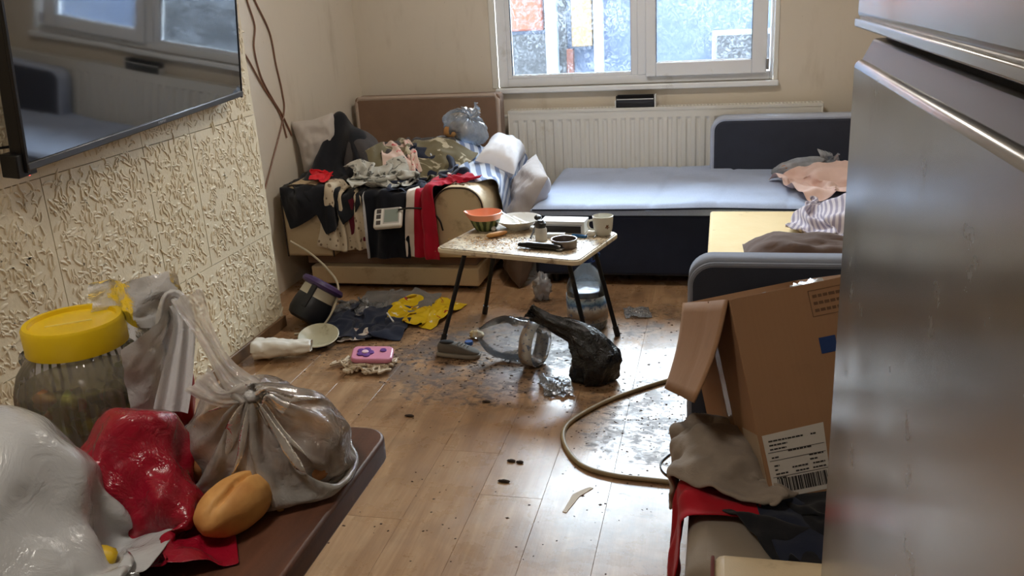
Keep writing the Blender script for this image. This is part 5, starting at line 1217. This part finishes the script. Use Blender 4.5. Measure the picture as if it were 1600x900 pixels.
for q in (((sx0, sz0), (sx1, sz0+.0015)), ((sx0, sz1-.0015), (sx1, sz1)), ((sx0, sz0), (sx0+.0015, sz1)), ((sx1-.0015, sz0), (sx1, sz1))): st.box((q[0][0], -.0006, q[0][1]), (q[1][0], .0, q[1][1]))
for k in range(3):
    x_ = sx0+.008
    while x_ < sx1-.012: w_ = random.uniform(.006, .014); st.box((x_, -.0006, sz1-.018-k*.0165), (min(x_+w_, sx1-.008), 0, sz1-.011-k*.0165)); x_ += w_+.003
st.build('stamp_print', plain('faded_brown_ink', C(104, 76, 54), .7), cbx)
MB().box((.182, -.001, .309), (.220, 0, .346)).build('blue_sticker', plain('blue_sticker_paper', C(36, 62, 116), .4), cbx)
MB().box((-.001, .006, .0), (0, .15, .155)).build('side_label', plain('torn_side_label', C(176, 156, 132), .5, .15), cbx)
MB().box((-.0008, .24, .0), (0, .30, BH-.03)).build('packing_tape', plain('brown_packing_tape', C(160, 124, 92), .25, .1), cbx)
for i, (u, w_) in enumerate(((.5, .12), (.82, .16))):
    mb = MB().ball(br_ @ Vector((BW*u, .30, BH-.085)), (w_*.6, w_*.7, .075), 48, 30, lambda d: 1+.5*(ridge(d, 61+i, 1.6, 4)-.62))
    tag(mb.build('packing_paper', film('white_packing_film', C(214, 214, 212), .8, .2, .3), angle=None), ('crumpled white packing film', 'second wad of white packing film')[i]+(' sticking out of the cardboard box' if i == 0 else ' at the right in the cardboard box'), 'packing')

# ------------------------------------------------------------------ fridge at the right edge
t = NT('scratched_stainless_steel'); v = t.coord('World')
c = t.mix(t.noise(v, 3, 5), C(150, 148, 146), C(176, 175, 174)); sm = t.step(t.noise(v, 6, 6, .65), .5, .75); t.base(c)
t.set(Metallic=.85, Roughness=t.math('MULTIPLY_ADD', sm, .10, .22))
y_ = t.n('ShaderNodeSeparateXYZ', {0: v}).outputs[1]
dent = t.math('MULTIPLY', t.noise(v, 3.2, 1, .5, .2), t.step(y_, .85, 1.15))
t.bump(t.math('ADD', t.math('MULTIPLY', dent, 1.0), t.math('MULTIPLY', t.noise(v, 2, 1), .12)), .35, .03); m_steel = t.m
fr = thing('refrigerator', 'tall stainless steel fridge freezer at the right edge of the room', 'fridge', (.5, .81, 0))
m_fside = plain('grey_fridge_side', C(120, 120, 122), .4, .05)
FY0, FY1 = .42, 1.195
MB().box((.225, FY0, .05), (.88, FY1-.003, 1.86)).build('cabinet', m_fside, fr, world=True, bev=.008)
ld = MB().box((.155, FY0, .09), (.222, FY1, 1.394)).build('lower_door', m_steel, fr, world=True, bev=.009, seg=4)
ud = MB().box((.155, FY0, 1.438), (.222, FY1, 1.855)).build('upper_door', m_steel, fr, world=True, bev=.012, seg=4)
m_fdk = plain('dark_grey_handle_recess', C(74, 75, 78), .35, .06); m_fbk = plain('black_gasket', C(18, 18, 20), .5)
MB().hexa([Vector(p) for p in ((.160, FY0+.002, 1.385), (.225, FY0+.002, 1.385), (.225, FY1-.002, 1.385), (.160, FY1-.002, 1.385), (.176, FY0+.002, 1.418), (.225, FY0+.002, 1.418), (.225, FY1-.002, 1.418), (.176, FY1-.002, 1.418))]).build('handle_recess', m_fdk, ld, world=True, bev=.003)
MB().box((.190, FY0+.002, 1.418), (.225, FY1-.004, 1.44)).build('gasket', m_fbk, ld, world=True)
MB().box((.153, FY0+.002, 1.432), (.20, FY1-.002, 1.4425)).build('chrome_strip', plain('pale_chrome', C(190, 190, 188), .25, metal=.9), ud, world=True, bev=.002)
for a in (.27, .82):
    for b in (FY0+.06, FY1-.06): MB().lathe([(.02, 0), (.02, .055)], 12, Matrix.Translation((a, b, 0)), True).build('foot', m_tvb, fr, world=True)
fr.rotation_euler.z = R(1.0); fr.location.x += .0067; fr.location.y += .006     # stands slightly askew
